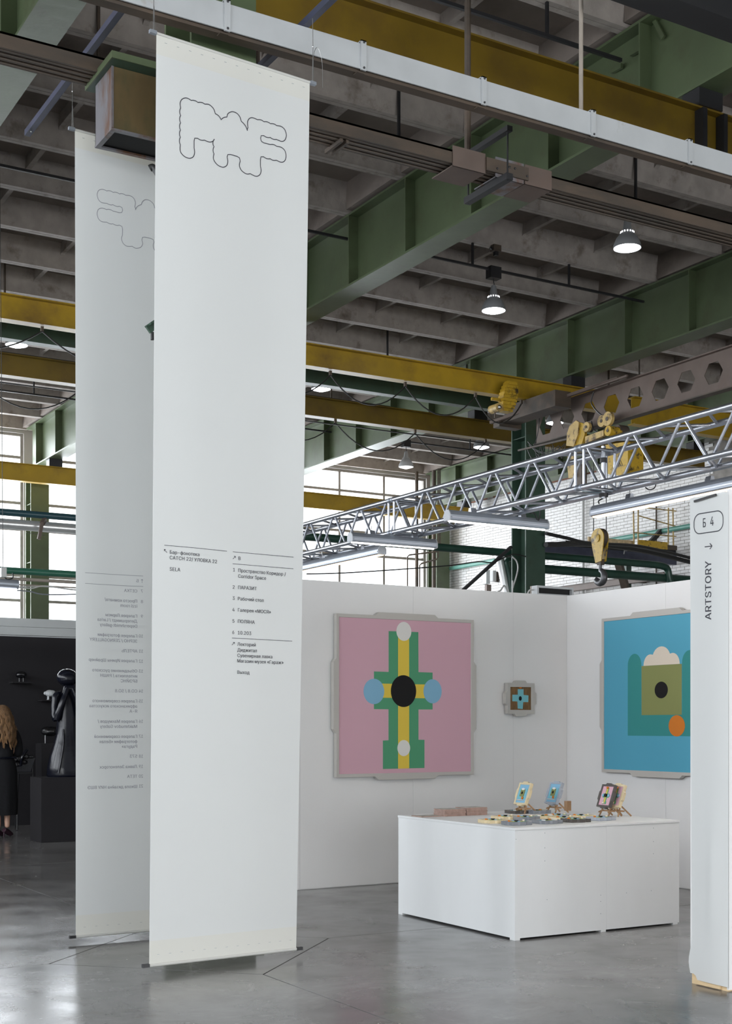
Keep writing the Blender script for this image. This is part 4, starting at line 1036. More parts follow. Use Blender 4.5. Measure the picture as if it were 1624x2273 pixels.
# lettering
# outlines of the sans-serif letters used on the banners, two characters per coordinate
GLYPHS = {
 ' ': '5U',
 '-': '8M7462745U4g5U4g62',
 '.': '5U4S3K4B3N433X4)3h4%3y4)4/434=4B4G4S4K4f4G4u4=5!4/5%3y5!3h4u3X4f3N',
 '/': '676)9B4;2_3^2_5K9B',
 '0': '8M5}3H5G3P4w3h4S42494f4)5K4#6<4)7-497o4S8G4w8m5G9)5}916U9)7%8m7I8G7d7o7t7-7y6<7t5K7d4f7J427%3h6U3P 5}4%6C4,6a4>6x4[7-5)775[7;6<776y7-7P6x7y6a8;6C8M5}8T5Y8M5<8;5$7y4p7P4f6y4b6<4f5[4p5)5$4[5<4>5Y4,',
 '1': '8M4@3O4@4+7k4+7k3O 6R9*6R3O5n3O5n8H5k8H4J7I4J835`9*',
 '2': '8M443O444!6(6!6C6?6X6X6j6p6v7*6}7?7!7V6|7q6s8+6d8<6O8I688Q5z8T5^8Q5E8G52895#8$4w7j4t7M467M4;7y4J8B4d8b5(8y5O9,5{916J9,6q8z748c7L8E7[8!7a7W7^7<7V6}7H6a736A6q5y6I5M52407i4-7i3O',
 '3': '8M5t3H5F3L4z3Y4V3n4:4-4(4O3|4y4b4y4h4`4s4K5)4;5>4/5X4(5u4%664)6Q416h4>6z4Q7(4i7,5*7)5E6{5^6j5s6Q6(60625c665666566j6_8H6_8L4:8L4:9*7W9*7W8U5m6T5m6`6F6_6s6R7;6;7V5x7g5S7m5*7g4[7U467;3t6t3[6H3M',
 '4': '8M3x4^3x57659*6v9*4b5?4b5<8$5<8$4^ 6X3O6X4n6X5+6X6}7:6}7:3O',
 '5': '8M5w3H5K3M5$3Z4a3p4G40464Q404w4o4w4t4a5!4M534=5F405^4(5w4%684)6R446i4F6y4]7&4x7+5;7&5Z6y5w6h626Q6D666O5t6S5Y6Q5@6J5*6@4u64476;4T9*7Q9*7Q8L508L4{6l546z5K7(5e7.6!716E7-6e7#7#6q7<6[7O6B7_6$7h5a7k5<7e4j7T4@7:3y6t3_6J3N',
 '6': '8M5|3H5O3N5&3_4b3x4H4>494h445;485a4D6-4Z6[4~776:9*7$9*506C5*6C536Q5>6_5L6j5^6r5p6w6)6y6T6t6{6f7=6M7U6.7d5c7i567d4e7S4=7:3w6u3^6M3M 5|4#6<4(6U436j4C6y4Y7&4u7*567&5T6y5o6j6)6U696<6D5|6G5`6D5G6:526)5!5p4u5U4r574u4u5!4Z524C5G435`4(',
 '7': '8M4U3O7%8H7%8L428L429*7k9*7k8I5>3O',
 '8': '8M5|3H5K3M4}3Z4Y3q4>424-4T4(4|4+5?455]4E5v4Y6/4r6>526G4l6X4Q6s4@794:7`4?8)4N8J4g8f5+8{5Q9,5|916K9,6q8{748f7L8J7]8)7b7`7[797J6s706X6k6I7*6>7B6/7W5v7g5]7q5?7u4|7o4T7^427C3q6|3Z6Q3M 5|4$6@4(6[406r4>7%4O704f745#705>7$5V6p5j6Y5y6>6%5|6)5^6%5B5y5,5j4w5V4l5>4h5#4l4f4v4O5*4>5@405]4( 5|6a6:6c6P6k6d6x6r7-6{7B6~7[6{7s6s8,6e8=6Q8I6:8Q5|8T5b8Q5J8I588=5*8,4}7s4z7[4}7B5*7-586x5K6k5c6c',
 '9': '8M5|916M9+6u8w7:8]7S8:7d7m7i7>7e6t7X6L7A5z6z5A5b3O4w3O6l666r666j6(6^5w6O5l6?5d6,5^5t5]5H5a4~5p4_6+4G6K486r447C497q4I8<4c8^5(8w5O9+ 5|8T5a8Q5G8F53855!7{4v7a4r7C4v7$5!6f536P5G6?5a655|616<656U6?6j6O6y6f7&7#7*7A7&7a6y7{6j856U8F6<8Q',
 'A': '8i3`3O5c9*6R9*8W3O7o3O6^6m6R716F7W688,6%8g638g5~8+5o7V5c705X6m4I3O 4c5&4c5a7U5a7U5&',
 'B': '8P403O409*6/9*6`9$7,8t7J8^7a8B7n7~7r7Y7o7;7g7!7X6l7G6]736Q6z6I6z6D766?7N637e5}7v5e8%5F8*4}8$4X7t477]3w7;3b6l3S653O 4r4-634-6g437-4D7@4^7F4~7C5:795Q7*5e6q5t6U5~666$4r6$ 4r6[6,6[6G6_6_6g6s6t7%7)707?737W7-7w6x856Y8F6.8L4r8L',
 'C': '9+6I3H5g3P5/3i4]434:4h4#5L3x6<4#7,4:7m4]8E5/8m5g9)6I916p9.779$7X8s7v8`838G8H8*8W7e8b7?7|7?7u7X7i7o7Z8$7H84748@6z8I6c8N6I8P5y8J5Q885/7w4r7O4b6y4[6<4b5[4r5*504^5Q4@5y4/6I4)6c4+6z4074497H4E7Z4T7i4g7u4}7|598b598W4q8H4O84427v3v7X3c783T6p3K',
 'D': '9!5u3O4T3O4T4-5q4-6N436}4E7E4c7_5.7n5`7s6=7n6w7_7L7E7s7!846Q8F5w8L4Q8L4Q9*5{9*6e8~7D8g7s8A897k8O7,8V6=8O5N894l7r487B3o6b3W 4r9*4r3O403O409*',
 'E': '8+403O409*7W9*7W8L4r8L4r6]7F6]7F6!4r6!4r4-7Z4-7Z3O',
 'G': '956K3H5g3P5.3i4]44494i4!5L3x6<4!7,497m4[8E5.8m5e9)6G916o9.779$7Y8r7w8^858E8I8(8Y7d8c7@7|7@7s7W7g7m7X8!7G83748?6z8H6b8N6G8P5x8J5P885/7x4r7O4b6y4[6<4b5[4r5*504^5Q4@5z4/6K4)6t4-7<4;7Y4Q7p4p7~598&5d8:5a6Y5a6Y6>8g6>8g5b8`5%8K4O8+4%7]3c7)3O',
 'H': '92403O409*4r9*4r6`7l6`7l9*8Q9*8Q3O7l3O7l6%4r6%4r3O',
 'L': '7m403O409*4r9*4r4-7L4-7L3O',
 'M': ':F403O409*519*6S5T6X5G6^586d5%6j4p6p4[6v4H6|457$4$6r4$6w456}4G7&4Z7-4n735$79577?5G7C5T8e9*9f9*9f3O9$3O9$6b9$6s9$7*9%7>9%7T9&7k9&8$9(8;9(8Q9.8Q9%898{7}8s7f8k7N8c788[7$8U6p8P6b793O6]3O5C6b5>6o587#51775*7L4~7d4v7|4n884e8Q4l8Q4l8=4m8(4m7n4n7W4n7A4o7+4o6t4o6b4o3O',
 'N': '98403O409*4}9*7:5P7C5B7N507Z4w7h4`7u4F8%4+7y4*7v4E7u4a7t4{7s567s5K7s5]7s9*8W9*8W3O7g3O5d6a5W6u5J7.5=7E5-7a4w8$4a8L4l8N4n8)4o7d4p7E4q7+4r6r4r6b4r3O',
 'O': '9B6I3H5g3P5/3i4^434:4h4#5L3x6<4#7,4:7m4^8E5/8m5g9)6I917,9)7d8m858E8X7m8o7,8v6<8o5L8X4h85437d3i7,3P 6I4)6u4/7@4@7c4^7|5)815[866<816y7|7P7c7x7@896u8J6I8P5y8J5Q89507x4r7O4b6y4[6<4b5[4r5)504^5Q4@5y4/',
 'R': '8I403O409*6*9*6a9$708r7R8Y7j897y7o7}7C7y6t7j6M7R6.705s6`5e6*5`4T5`4T6=6(6=6K6@6i6I6~6W716k797&7<7C797`717y6~816i8@6K8I6&8L4r8L4r3O 7D3O6#6!6n6!843O',
 'S': '8G5z3F5E3K4u3X4O3o44403~4T3v4~4]4~4c4c4p4L5&4;5?4/5[4(5z4$6?4(6]406v4>7,4P784g7=5#795:7/5L6{5Z6g5g6N5p635x5Q6-4u6B4J6`407)4(7W4.8$4?8H4Z8e5!8{5M9,5}916Q9,6{8{7B8e7]8I7n8&7u7^747^7)8#6m8=6I8M5{8S5[8P5@8H5*8;4v8*4k7r4h7[4l7C4x715-6~5B6s5X6k5n6d6F6U6^6N6w6F736:7J6,7_5v7o5`7y5D7|5#7w4W7f447K3r7%3Z6T3K',
 'T': '8I3p8L3p9*8)9*8)8L6?8L6?3O5Z3O5Z8L',
 'Y': '8a5e3O5e5j3`9*4O9*5Y7;5j6}5x6c6*6F686#5z6#6+6G696d6G6}6V7;7a9*8O9*6J5j6J3O',
 'Z': '8>3z3O3z3~6O7e6`7|6q877%8M788e7?8N6|8M6[8L6<8L5y8L3x8L3x9*7q9*7q8V5B4v514^4{4E4i4-4U3q4N4*4n4,514-5P4-5p4-7s4-7s3O',
 'a': '7i593F4s3J4R3T483f4#3}3s4=3n4a3r5!3{5:4.5L4B5Z4X5e4r5m515r5K5v5k5z6(5}6:6#6G6)6O616R6=6O6U6I6h6>6v6.7$5v7,5^7.5D7,5.7$4y6x4k6l4`6_4X6P3y6b4-7$4C7=4]7O4z7Z5<7b5[7d5q7c6-7_6E7W6]7K6q7:7$7!706a7469743O6S3O6S4(6N4(6F3v6:3i6*3[5q3P5W3I 5C3}5d4$5~4/664>6E4Q6N4h6R5!6R5W6L5S6A5O645L6$5I5r5F5b5D5S5B5H5A535=4{584j5/4[5#4S4q4P4^4R4K4Z4<4g414w4(5.4!',
 'c': '7p5i3G583M4j3`4F3~4,4I3x4z3r5T3x614,6b4F7-4j7K587^5i7d6(7c6B7]6Z7S6p7G7&78777$7D6l7M6S6n6D6i6R6a6`6W6l6L6v6?6~607(5|7,5i7-5F7(5*6u4q6^4a6@4W5z4T5T4W504a4j4q4M5*465F4&5i3~5|4#614(6@4.6M466X4@6c4M6j4Z6o4j7N4Z7E4B784,7(3u6q3e6[3X6C3N6)3I',
 'd': '805]3G503M4d3`4C3}4+4H3w4z3r5V3w634+6d4C7/4e7L507^5^7d5~7a6;7X6N7K6^7=6i7.6q6~6v6~6v9*7W9*7W3O6x3O6x4/6r4/6i3~6^3o6N3a6:3S5}3J 5g4!6*4&6E456Z4J6j4h6t5/6w5V6t6!6k6E6Z6b6E6w6+7(5g7-5E7(5*6v4q6a4a6C4W5}4T5V4W504b4j4q4L5*465E4&',
 'e': '7x5n3G5:3M4j3`4F3~4,4I3x4y3r5T3w604+6a4E7,4h7J567^5g7d6*7b6H7Y6e7L6~78786z7H6X7S607V5[7V5B4?5B4?5w755w6u5d6r6+6i6K6Y6e6E6y6+7)5g7-5F7)5+6x4r6e4b6L4W6/4T5m4T5K4X5#4c4_4u4D50415L4%5n3~6(4#6<4)6M416[4=6h4L6q4^7P4O7D43723w6v3c6Y3S673J',
 'g': '815i1o5A1r4{1z4^2+4F2<442O4&2f4Y3%4c2v4o2i4}2]532R5K2K5i2I672N6X2`6o2|6v3I6v486q486i4,6^3y6N3l6:3`5}3W5]3T513Y4f3k4D4)4+4N3w4}3r5X3w644+6d4D7/4e7L517^5^7d5~7b6;7X6O7K6_7=6j7.6s6~6x6~6x7_7W7_7W3F7R2u7A2P7&256b1~691s 5g4/6+436F4?6[4S6k4n6t536w5Z6t6$6k6F6[6b6F6w6+7(5g7-5E7(5*6w4q6a4b6D4W6!4T5Z4W544b4p4q4T5*4@5E43',
 'h': '7~4g5}4g3O4)3O4)9*4g9*4g6^4Z6^4q7/517M5T7_5}7d6F7`6f7T7#7@787#7D6[7H6.7H3O6g3O6g6)6a6Q6O6o647%5l7,5Q7)5:6|5%6n4s6Y4j6?',
 'i': '5@4)3O4)7_4g7_4g3O 4H8C478F4*8O3|8]3y8l3|8|4*9-47964H994X964g9-4p8|4s8l4p8]4g8O4X8F',
 'k': '7a4c4~4c5n4n5n6Z7_7K7_5Q5a5J5a 4)3O4)9*4g9*4g3O 6e3O5-5S5X6!7W3O',
 'l': '5V5#3M4Y3R4>3d4.4!4)4H4)9*4g9*4g4W4h4A4m424w4*5+4(534(594)5>4)5C4*5N3R5E3P5;3N503M',
 'm': ':44)3O4)7_4e7_4e6f4a6f4k7%4y7=507N5E7[5]7d5u7f6?7`6^7L6t7.7#6f6w6f7$7#747:7H7L7a7Z7{7c8=7f8]7c8z7W977E9J7+9V6g9Z6=9Z3O8y3O8y6<8s6`8b6x8G7)8+7-7o7+7Y7!7I6r7<6a756L7265723O6P3O6P6B6K6_6;6v6!7)5a7-5K7+577!5$6r4s6`4j6H4g6,4g3O',
 'o': '8&5i3G583M4j3`4F3~4,4I3x4z3r5T3x614,6b4F7-4j7K587^5i7d6>7^6j7K707-7J6b7[617a5T7[4z7J4I703~6j3`6>3M 5i3~604&6L466c4M6r4j6{506~5T6{5z6r6@6c6^6L6u607(5i7-5F7(5*6u4q6^4a6@4W5z4T5T4W504a4j4q4M5*465F4&',
 'p': '804)1w4)7_4e7_4e6~4k6~4s7.4~7=517K5D7X5_7a6!7d6P7^6x7L7<7/7U6d7e637j5V7e4z7U4H7=3}6x3`6P3M6!3G5`3J5F3S523a5!3o4t3~4k4/4g4/4g1w 5v4!6;4&6U466l4L6{4j7(507+5V7(5}6{6C6l6a6V6v6;7(5v7-5U7(5:6w5$6b4r6E4i6!4f5V4i5/4r4h5$4J5;455U4&',
 'r': '6A4)3O4)7_4e7_4e7#4h7#4w7>517R5N7`5o7e5w7e6!7d6+7d617d617$6-7%6#7&5u7(5i7)5O7%586z5$6l4s6Z4j6D4g6+4g3O',
 's': '7P5O3G5*3J4e3R4H3b423v3}433t4R4R4`4^4C4q405/4$5N3}5s4%62426D4E6J4[6G4n6<4}6+5,5n545.5C4]5S4<5j4)6+4!6P4&6p457/4K7E4h7U5.7a5T7d5y7a6<7W6U7I6j766y6{7&6a6J6S6@6i616{5u7+5T70557,4x6|4g6j4b6S4e6@4q615)6%5E5y6!5k6Q5[6q5D7(5&7.4`7)4?6w4!6a3h6B3U5y3J',
 't': '5}5f7_5f7*3U7*3U7_ 458`4s8`4s4V4u4@4}415/4)5C4%5J4%5R4&5[4(5d4*5o3Q5e3N5Y3L5M3K5A3K4r3Q4P3e4<4(454Q',
 'u': '7~5O3J5+3N4h3Z4M3o494/4-4S4)5#4)7_4g7_4g5)4l4^4~4?5=4,5b4%5|4)67426J4A6Y4U6d4o6g526g7_7H7_7H3O6i3O6i4P6r4P6]4!6?3a5x3O',
 'v': '7i5<3O3a7_4H7_5>545J4n5T4K5^4)5h3e5Q3e5[4)5e4K5o4n5z546p7_7V7_5|3O',
 'x': '7_3e3O5D5t5D5D3m7_4X7_5,6q5=6U5L6;5Z6!5i5h5H5h5W6!5d6;5r6U6&6q6X7_7C7_5k5B5k5p7I3O6^3O6$4I5p4e5b4}5T585F5O5g5O5X585K4}5>4e5-4I4O3O',
 'y': '7i4!1{412T4;2S4L2P4]2Q4k2V4w2a5%2q503+5<3N3a7_4H7_5>545J4n5T4K5^4)5h3e5Q3e5Z4)5d4K5n4n5z546p7_7V7_5f2q5X2U5J2?582.5#1~4j1w4O1u4A1u451w4*1y',
 'z': '7`3z3O3z3~6<7!6<7%4#7%4#7_707_707.4s404s4,764,763O',
 '«': '7w5A4$3q5k5A7T6,7T4^5k6,4$ 6r4$5D5k6r7T7]7T615k7]4$',
 '»': '7w3j4$585k3j7T4T7T6$5k4T4$ 5>4$6i5k5>7T6(7T7U5k6(4$',
 'А': '8i3`3O5c9*6R9*8W3O7o3O6^6m6R716F7W688,6%8g638g5~8+5o7V5c705X6m4I3O 4c5&4c5a7U5a7U5&',
 'Б': '8I403O409*7O9*7O8L4r8L4r6f606f6a6b7/6T7P6>7j5~7z5Y8!507z4a7j4;7P3y7/3b6a3T603O 4r4,6.4,6]437!4E774d7>50775U7!5r6]6&6.6-4r6-',
 'В': '8P403O409*6/9*6`9$7,8t7J8^7a8B7n7~7r7Y7o7;7g7!7X6l7G6]736Q6z6I6z6D766?7N637e5}7v5e8%5F8*4}8$4X7t477]3w7;3b6l3S653O 4r4-634-6g437-4D7@4^7F4~7C5:795Q7*5e6q5t6U5~666$4r6$ 4r6[6,6[6G6_6_6g6s6t7%7)707?737W7-7w6x856Y8F6.8L4r8L',
 'Г': '7u7U9*7U8L4r8L4r3O403O409*',
 'Д': '9g3p2=3p4-4=4-4I4:4U4J4`4_4j4y4s5;4z5a5$615*6e5;9*8i9*8i4-9F4-9F2=8d2=8d3O4R3O4R2= 5,4-8(4-8(8L5w8L5j6e5e605^5[5T5/5I4d5<4D',
 'Е': '8+403O409*7W9*7W8L4r8L4r6]7F6]7F6!4r6!4r4-7Z4-7Z3O',
 'З': '875r3H5B3M4t3Z4P3o464/4#4Q3z4y4`4y4e4a4p4L5$4;5:405T4(5q4%644)6N416f4>6w4P7%4g7)5#7%5>6w5U6f5i6N5w606#5i6&5?6&5?6`5i6`6)6b6B6j6W6w6g7,6p7B6t7Z6q7s6h8,6Z8=6G8I618Q5r8T5X8Q5@8J5+8>4w8.4l7v4h7^4)7^4/8)4@8J4Z8g4|8{5G9,5s916D9,6k8z7-8d7D8F7R8%7W7^7Q767@6q7$6V6^6F6^6B6|6:796,7N5u7^5^7g5B7j5#7d4W7R44783s6q3[6F3M',
 'И': '988W3O7r3O7r6b7s6r7s7+7t7E7v7d7w8)7x8N8(8L7n8$7[7a7K7E7=7.716u7#6a4~3O403O409*4r9*4r5]4r5K4q564q4{4p4a4n4E4k4*4c4+4p4F4}4`5.4w5:505D5B5M5P7h9*8W9*',
 'Й': '988W3O7r3O7r6b7s6r7s7+7t7E7v7d7w8)7x8N8(8L7n8$7[7a7K7E7=7.716u7#6a4~3O403O409*4r9*4r5]4r5K4q564q4{4p4a4n4E4k4*4c4+4p4F4}4`5.4w5:505D5B5M5P7h9*8W9* 6D9`6*9d5n9m5Y9|5J:45@:K5=:f5j:f5n:O5y:?6/:36D:06Z:36l:?6w:O6{:f7L:f7I:K7?:4709|6x9m6`9d',
 'К': '8[403O409*4r9*4r6^5^6^7M9*8@9*696D8I3O7V3O5a6$4r6$4r3O',
 'Л': '953p3O3p4-3}4-474/4H464U4D4`4[4g4|4l5N5+9*8T9*8T3O7o3O7o8L5g8L5O5H5J4z5C4U5:475,3z4x3h4b3Y4G3R4&3O',
 'М': ':F403O409*519*6S5T6X5G6^586d5%6j4p6p4[6v4H6|457$4$6r4$6w456}4G7&4Z7-4n735$79577?5G7C5T8e9*9f9*9f3O9$3O9$6b9$6s9$7*9%7>9%7T9&7k9&8$9(8;9(8Q9.8Q9%898{7}8s7f8k7N8c788[7$8U6p8P6b793O6]3O5C6b5>6o587#51775*7L4~7d4v7|4n884e8Q4l8Q4l8=4m8(4m7n4n7W4n7A4o7+4o6t4o6b4o3O',
 'Н': '92403O409*4r9*4r6`7l6`7l9*8Q9*8Q3O7l3O7l6%4r6%4r3O',
 'О': '9B6I3H5g3P5/3i4^434:4h4#5L3x6<4#7,4:7m4^8E5/8m5g9)6I917,9)7d8m858E8X7m8o7,8v6<8o5L8X4h85437d3i7,3P 6I4)6u4/7@4@7c4^7|5)815[866<816y7|7P7c7x7@896u8J6I8P5y8J5Q89507x4r7O4b6y4[6<4b5[4r5)504^5Q4@5y4/',
 'П': '928Q9*8Q3O7l3O7l8L4r8L4r3O403O409*',
 'Р': '8E403O409*6)9*6`9#7/8p7Q8V7j867x7k7}7?7x6o7j6G7Q6&7/5i6`5X6)5S4b5S4b606&606K646h6>6}6N706e796~7;7?797[707v6}8/6h8?6J8I6%8L4r8L4r3O',
 'С': '9+6I3H5g3P5/3i4]434:4h4#5L3x6<4#7,4:7m4]8E5/8m5g9)6I916p9.779$7X8s7v8`838G8H8*8W7e8b7?7|7?7u7X7i7o7Z8$7H84748@6z8I6c8N6I8P5y8J5Q885/7w4r7O4b6y4[6<4b5[4r5*504^5Q4@5y4/6I4)6c4+6z4074497H4E7Z4T7i4g7u4}7|598b598W4q8H4O84427v3v7X3c783T6p3K',
 'Т': '8I3p8L3p9*8)9*8)8L6?8L6?3O5Z3O5Z8L',
 'У': '8=4K3O4K4-4o4-5*4/5<455I4@5R4P5]4i3`9*4K9*537H5D6}5R6X5_665k5q5v5O6%5.5p5.6#5]66636I6i6a7H7B9*8,9*624H6&415v3x5f3h5Q3Z553R4n3O',
 'Ш': ':m409*4r9*4r4-6l4-6l9*7P9*7P4-9K4-9K9*:09*:03O403O',
 'Ь': '8L4a6s646s6f6n746`7V6I7q6+8#5b8*568#4e7q4=7W3z743c6f3T643O403O409*4r9*4r4,644,6a437(4G7=4h7E567A5Q775i7&5|6n6.6S6664694a69',
 'Э': '9+613H5g3K5B3T4~3c4a3v4G42424O4!4q3u594Z594b4}4n4g4|4T524D5F485]405u4+614)6^4/7*4@7K4^7e5*7u5[7{6<7u6y7e7O7K7x7*886^8J618P5u8N5]8I5F8@52844|8$4n7o4b7X4Z7?3u7?4!7e428*4G8G4a8`4~8s5C9$5g9.61916p9)7K8m7z8E8A7m8V7,8_6<8V5L8@4i7z447K3i6p3P 5[6$5[6_856_856$',
 'Я': '8I7i3O7&3O7&8L5r8L5M8I518@4w814h7y4`7`4]7C4`7&4h6k4w6W516I5M6@5r6=7D6=7D5`5o5`595e4i5s4G6.4/6M3|6t3x7C3|7o4/894F8Y4i8r589$5o9*7i9* 4T3O3f3O5+6!5u6!',
 'а': '7i593F4s3J4R3T483f4#3}3s4=3n4a3r5!3{5:4.5L4B5Z4X5e4r5m515r5K5v5k5z6(5}6:6#6G6)6O616R6=6O6U6I6h6>6v6.7$5v7,5^7.5D7,5.7$4y6x4k6l4`6_4X6P3y6b4-7$4C7=4]7O4z7Z5<7b5[7d5q7c6-7_6E7W6]7K6q7:7$7!706a7469743O6S3O6S4(6N4(6F3v6:3i6*3[5q3P5W3I 5C3}5d4$5~4/664>6E4Q6N4h6R5!6R5W6L5S6A5O645L6$5I5r5F5b5D5S5B5H5A535=4{584j5/4[5#4S4q4P4^4R4K4Z4<4g414w4(5.4!',
 'б': '8!5j3G5:3M4l3_4H3|4-4F3x4v3r5R3r5`3t6;3y6l4%79427[4C7w4Y824t8C588O5^8X6,8]6@8`6O8d6Y8i6a8q6d8z6e9*7@9*7=8l758U7&8D6o876Q8.6,8)5Y8!547u4t7c4`7G4Q6}4I6H4W6b4k6y5%715@7A5_7K6!7N6K7H6o76716v7H6P7W6#7]5N7W4w7F4H7,3~6f3a6<3M 5j3~6.4%6H426^4E6n4a6x5$6{5K6x5r6o676`6Q6J6e606q5m6u5L6p506d4u6N4c634W5o4T5H4W5$4b4b4s4F5-425I4%',
 'в': '7l4)3O4)7_5j7_6F7W6r7C717!7:6T76667&5|6k5k6L5a6b5[6w5R7-5D7<517F4w7I4Z7E4?7:4%7(3m6k3]6K3R6%3O 4d4,6%4,6A4/6U4:6b4J6f4a6b4z6U526A5>6%5B4d5B 4d5v5k5v6-5z6E6(6S696X6O6S6e6D6u6-7!5j7&4d7&',
 'г': '6o6a7_6a7%4g7%4g3O4)3O4)7_',
 'д': '833]2<3]4,3|4,4+49454F4<4V4C4i4I5!4N5=4R5[4V6$4c7_7G7_7G4,8%4,8%2<7D2<7D3O4>3O4>2< 4g4,6f4,6f7%5?7%566$505H5(4t4x4K',
 'е': '7x5n3G5:3M4j3`4F3~4,4I3x4y3r5T3w604+6a4E7,4h7J567^5g7d6*7b6H7Y6e7L6~78786z7H6X7S607V5[7V5B4?5B4?5w755w6u5d6r6+6i6K6Y6e6E6y6+7)5g7-5F7)5+6x4r6e4b6L4W6/4T5m4T5K4X5#4c4_4u4D50415L4%5n3~6(4#6<4)6M416[4=6h4L6q4^7P4O7D43723w6v3c6Y3S673J',
 'ж': '9a3e3O5G5Z3g7_4S7_5w5t6:5t6:7_6x7_6x5t795t8]7_9J7_7j5Z9L3O8^3O795;6x5;6x3O6:3O6:5;5y5;4S3O',
 'з': '7:5D3K4{3N4Y3W4=3g4&3{3u473o4S4R4S4X4@4j415&4&5D4!5d4(5}45614H674b614{5|535`5@5<5D5!5D5!5s5<5s5Z5w5s6&6&6:6,6R6(6j5v6}5a7-5F715*7-4o6~4^6n4W6W3x6W3}6u4/724D7G4`7V5!7a5F7d5k7`6-7U6F7D6Y7/6e6r6i6U6d676S5z6<5i5{5_5{5[6E5P6b5=6r4~6x4]6s4?6e4#6O3j623Y5l3N',
 'и': '8!7I3O6g3O6g6P6d6P4d3O4)3O4)7_4g7_4g4]4k4]6k7_7I7_',
 'й': '8!7I3O6g3O6g6P6d6P4d3O4)3O4)7_4g7_4g4]4k4]6k7_7I7_ 5g895L8<548F4|8U4m8j4c9$4`9>509>549)5?8t5Q8i5g8e5}8i628t6=9)6A9>6o9>6l9$6b8j6R8U6>8F6%8<',
 'к': '7[4)3O4)7_4g7_4g5q515q6_7_7Q7_5o5^7S3O6a3O5@584g584g3O',
 'л': '7t3U3O3U4,3d4,3t4.4#434/4<474J4=4_4B4z4E5@4H5m4O7_7?7_7?3O6]3O6]7%5.7%5(5V5!4y4v4H4h4!4R3e453T3k3O',
 'м': '9D4)3O4)7_5)7_6%5A6.5/644y6:4i6?4X6C4I6G4:6K4,6O3y6E3y6H4+6L496P4H6T4X6Y4h6`4y6f5.6n5A7j7_8k7_8k3O8-3O8-5_8-5s8-6+8-6>8.6R8.6f8.6z8/718/7E867E8.7)8&6k7{6R7s6:7i5|7]5`6e3O6.3O555`5*5|4|6:4s6R4k6k4c7)4Z7E4d7E4e744e6}4f6j4f6U4f6A4f6,4f5t4f5_4f3O',
 'н': '7}6t5y6t5@4W5@4W5y 4g7_4g3O4)3O4)7_ 7G7_7G3O6f3O6f7_',
 'о': '8&5i3G583M4j3`4F3~4,4I3x4z3r5T3x614,6b4F7-4j7K587^5i7d6>7^6j7K707-7J6b7[617a5T7[4z7J4I703~6j3`6>3M 5i3~604&6L466c4M6r4j6{506~5T6{5z6r6@6c6^6L6u607(5i7-5F7(5*6u4q6^4a6@4W5z4T5T4W504a4j4q4M5*465F4&',
 'п': '7|7F7_7F3O6e3O6e7%4g7%4g3O4)3O4)7_',
 'р': '804)1w4)7_4e7_4e6~4k6~4s7.4~7=517K5D7X5_7a6!7d6P7^6x7L7<7/7U6d7e637j5V7e4z7U4H7=3}6x3`6P3M6!3G5`3J5F3S523a5!3o4t3~4k4/4g4/4g1w 5v4!6;4&6U466l4L6{4j7(507+5V7(5}6{6C6l6a6V6v6;7(5v7-5U7(5:6w5$6b4r6E4i6!4f5V4i5/4r4h5$4J5;455U4&',
 'с': '7p5i3G583M4j3`4F3~4,4I3x4z3r5T3x614,6b4F7-4j7K587^5i7d6(7c6B7]6Z7S6p7G7&78777$7D6l7M6S6n6D6i6R6a6`6W6l6L6v6?6~607(5|7,5i7-5F7(5*6u4q6^4a6@4W5z4T5T4W504a4j4q4M5*465F4&5i3~5|4#614(6@4.6M466X4@6c4M6j4Z6o4j7N4Z7E4B784,7(3u6q3e6[3X6C3N6)3I',
 'т': '7(4y3O4y7(3U7(3U7_6~7_6~7(5Z7(5Z3O',
 'у': '7i4!1{412T4;2S4L2P4]2Q4k2V4w2a5%2q503+5<3N3a7_4H7_5>545J4n5T4K5^4)5h3e5Q3e5Z4)5d4K5n4n5z546p7_7V7_5f2q5X2U5J2?582.5#1~4j1w4O1u4A1u451w4*1y',
 'ф': '8f5j3G583M4j3`4F3~4,4I3x4z3r5T3x614,6b4F7-4j7K587^5j7d6K7d6}7^7K7K7o7-8-6b8>618C5T8>4z8-4I7o3~7K3`6}3M6K3G 5j3{6K3{6o4#7/447E4K7U4j7_507b5T7_5{7U6B7E6a7/6y6o7-6K725j725F7-5*6y4p6a4a6B4V5{4S5T4V504a4j4p4K5*445F4# 5j1w5j9*6K9*6K1w',
 'х': '7_3e3O5D5t5D5D3m7_4X7_5,6q5=6U5L6;5Z6!5i5h5H5h5W6!5d6;5r6U6&6q6X7_7C7_5k5B5k5p7I3O6^3O6$4I5p4e5b4}5T585F5O5g5O5X585K4}5>4e5-4I4O3O',
 'ч': '7u5`4k5!4t4P52425_4)6@4)7_4g7_4g6@4m5w5!5]5>5M5`5H6&5J6F5O6e5V7&5a7&5(6p4}6[4w6G4r624o5x4l 6^3O6^7_7?7_7?3O',
 'ш': '9j4)7_4g7_4g4,6=4,6=7_6{7_6{4,8R4,8R7_947_943O4)3O',
 'ъ': '8H3U7,3U7_5$7_5$7, 5>626Q626{6.7A5~7^5l7r5S7~558%4p7~4N7r417^3t7A3`6{3S6Q3O4f3O4f7_5G7_5G4,6P4,6q417-4>7>4S7C4n7>5-7-5B6q5P6P5T5>5T',
 'ы': '9,4]625p626>6.6a5~6|5l745S7@557D4p7@4N74416|3t6a3`6=3S5p3O4)3O4)7_4g7_4g4,5p4,63416L4>6]4S6c4n6]5-6L5B635P5p5T4]5T 7q3O7q7_8R7_8R3O',
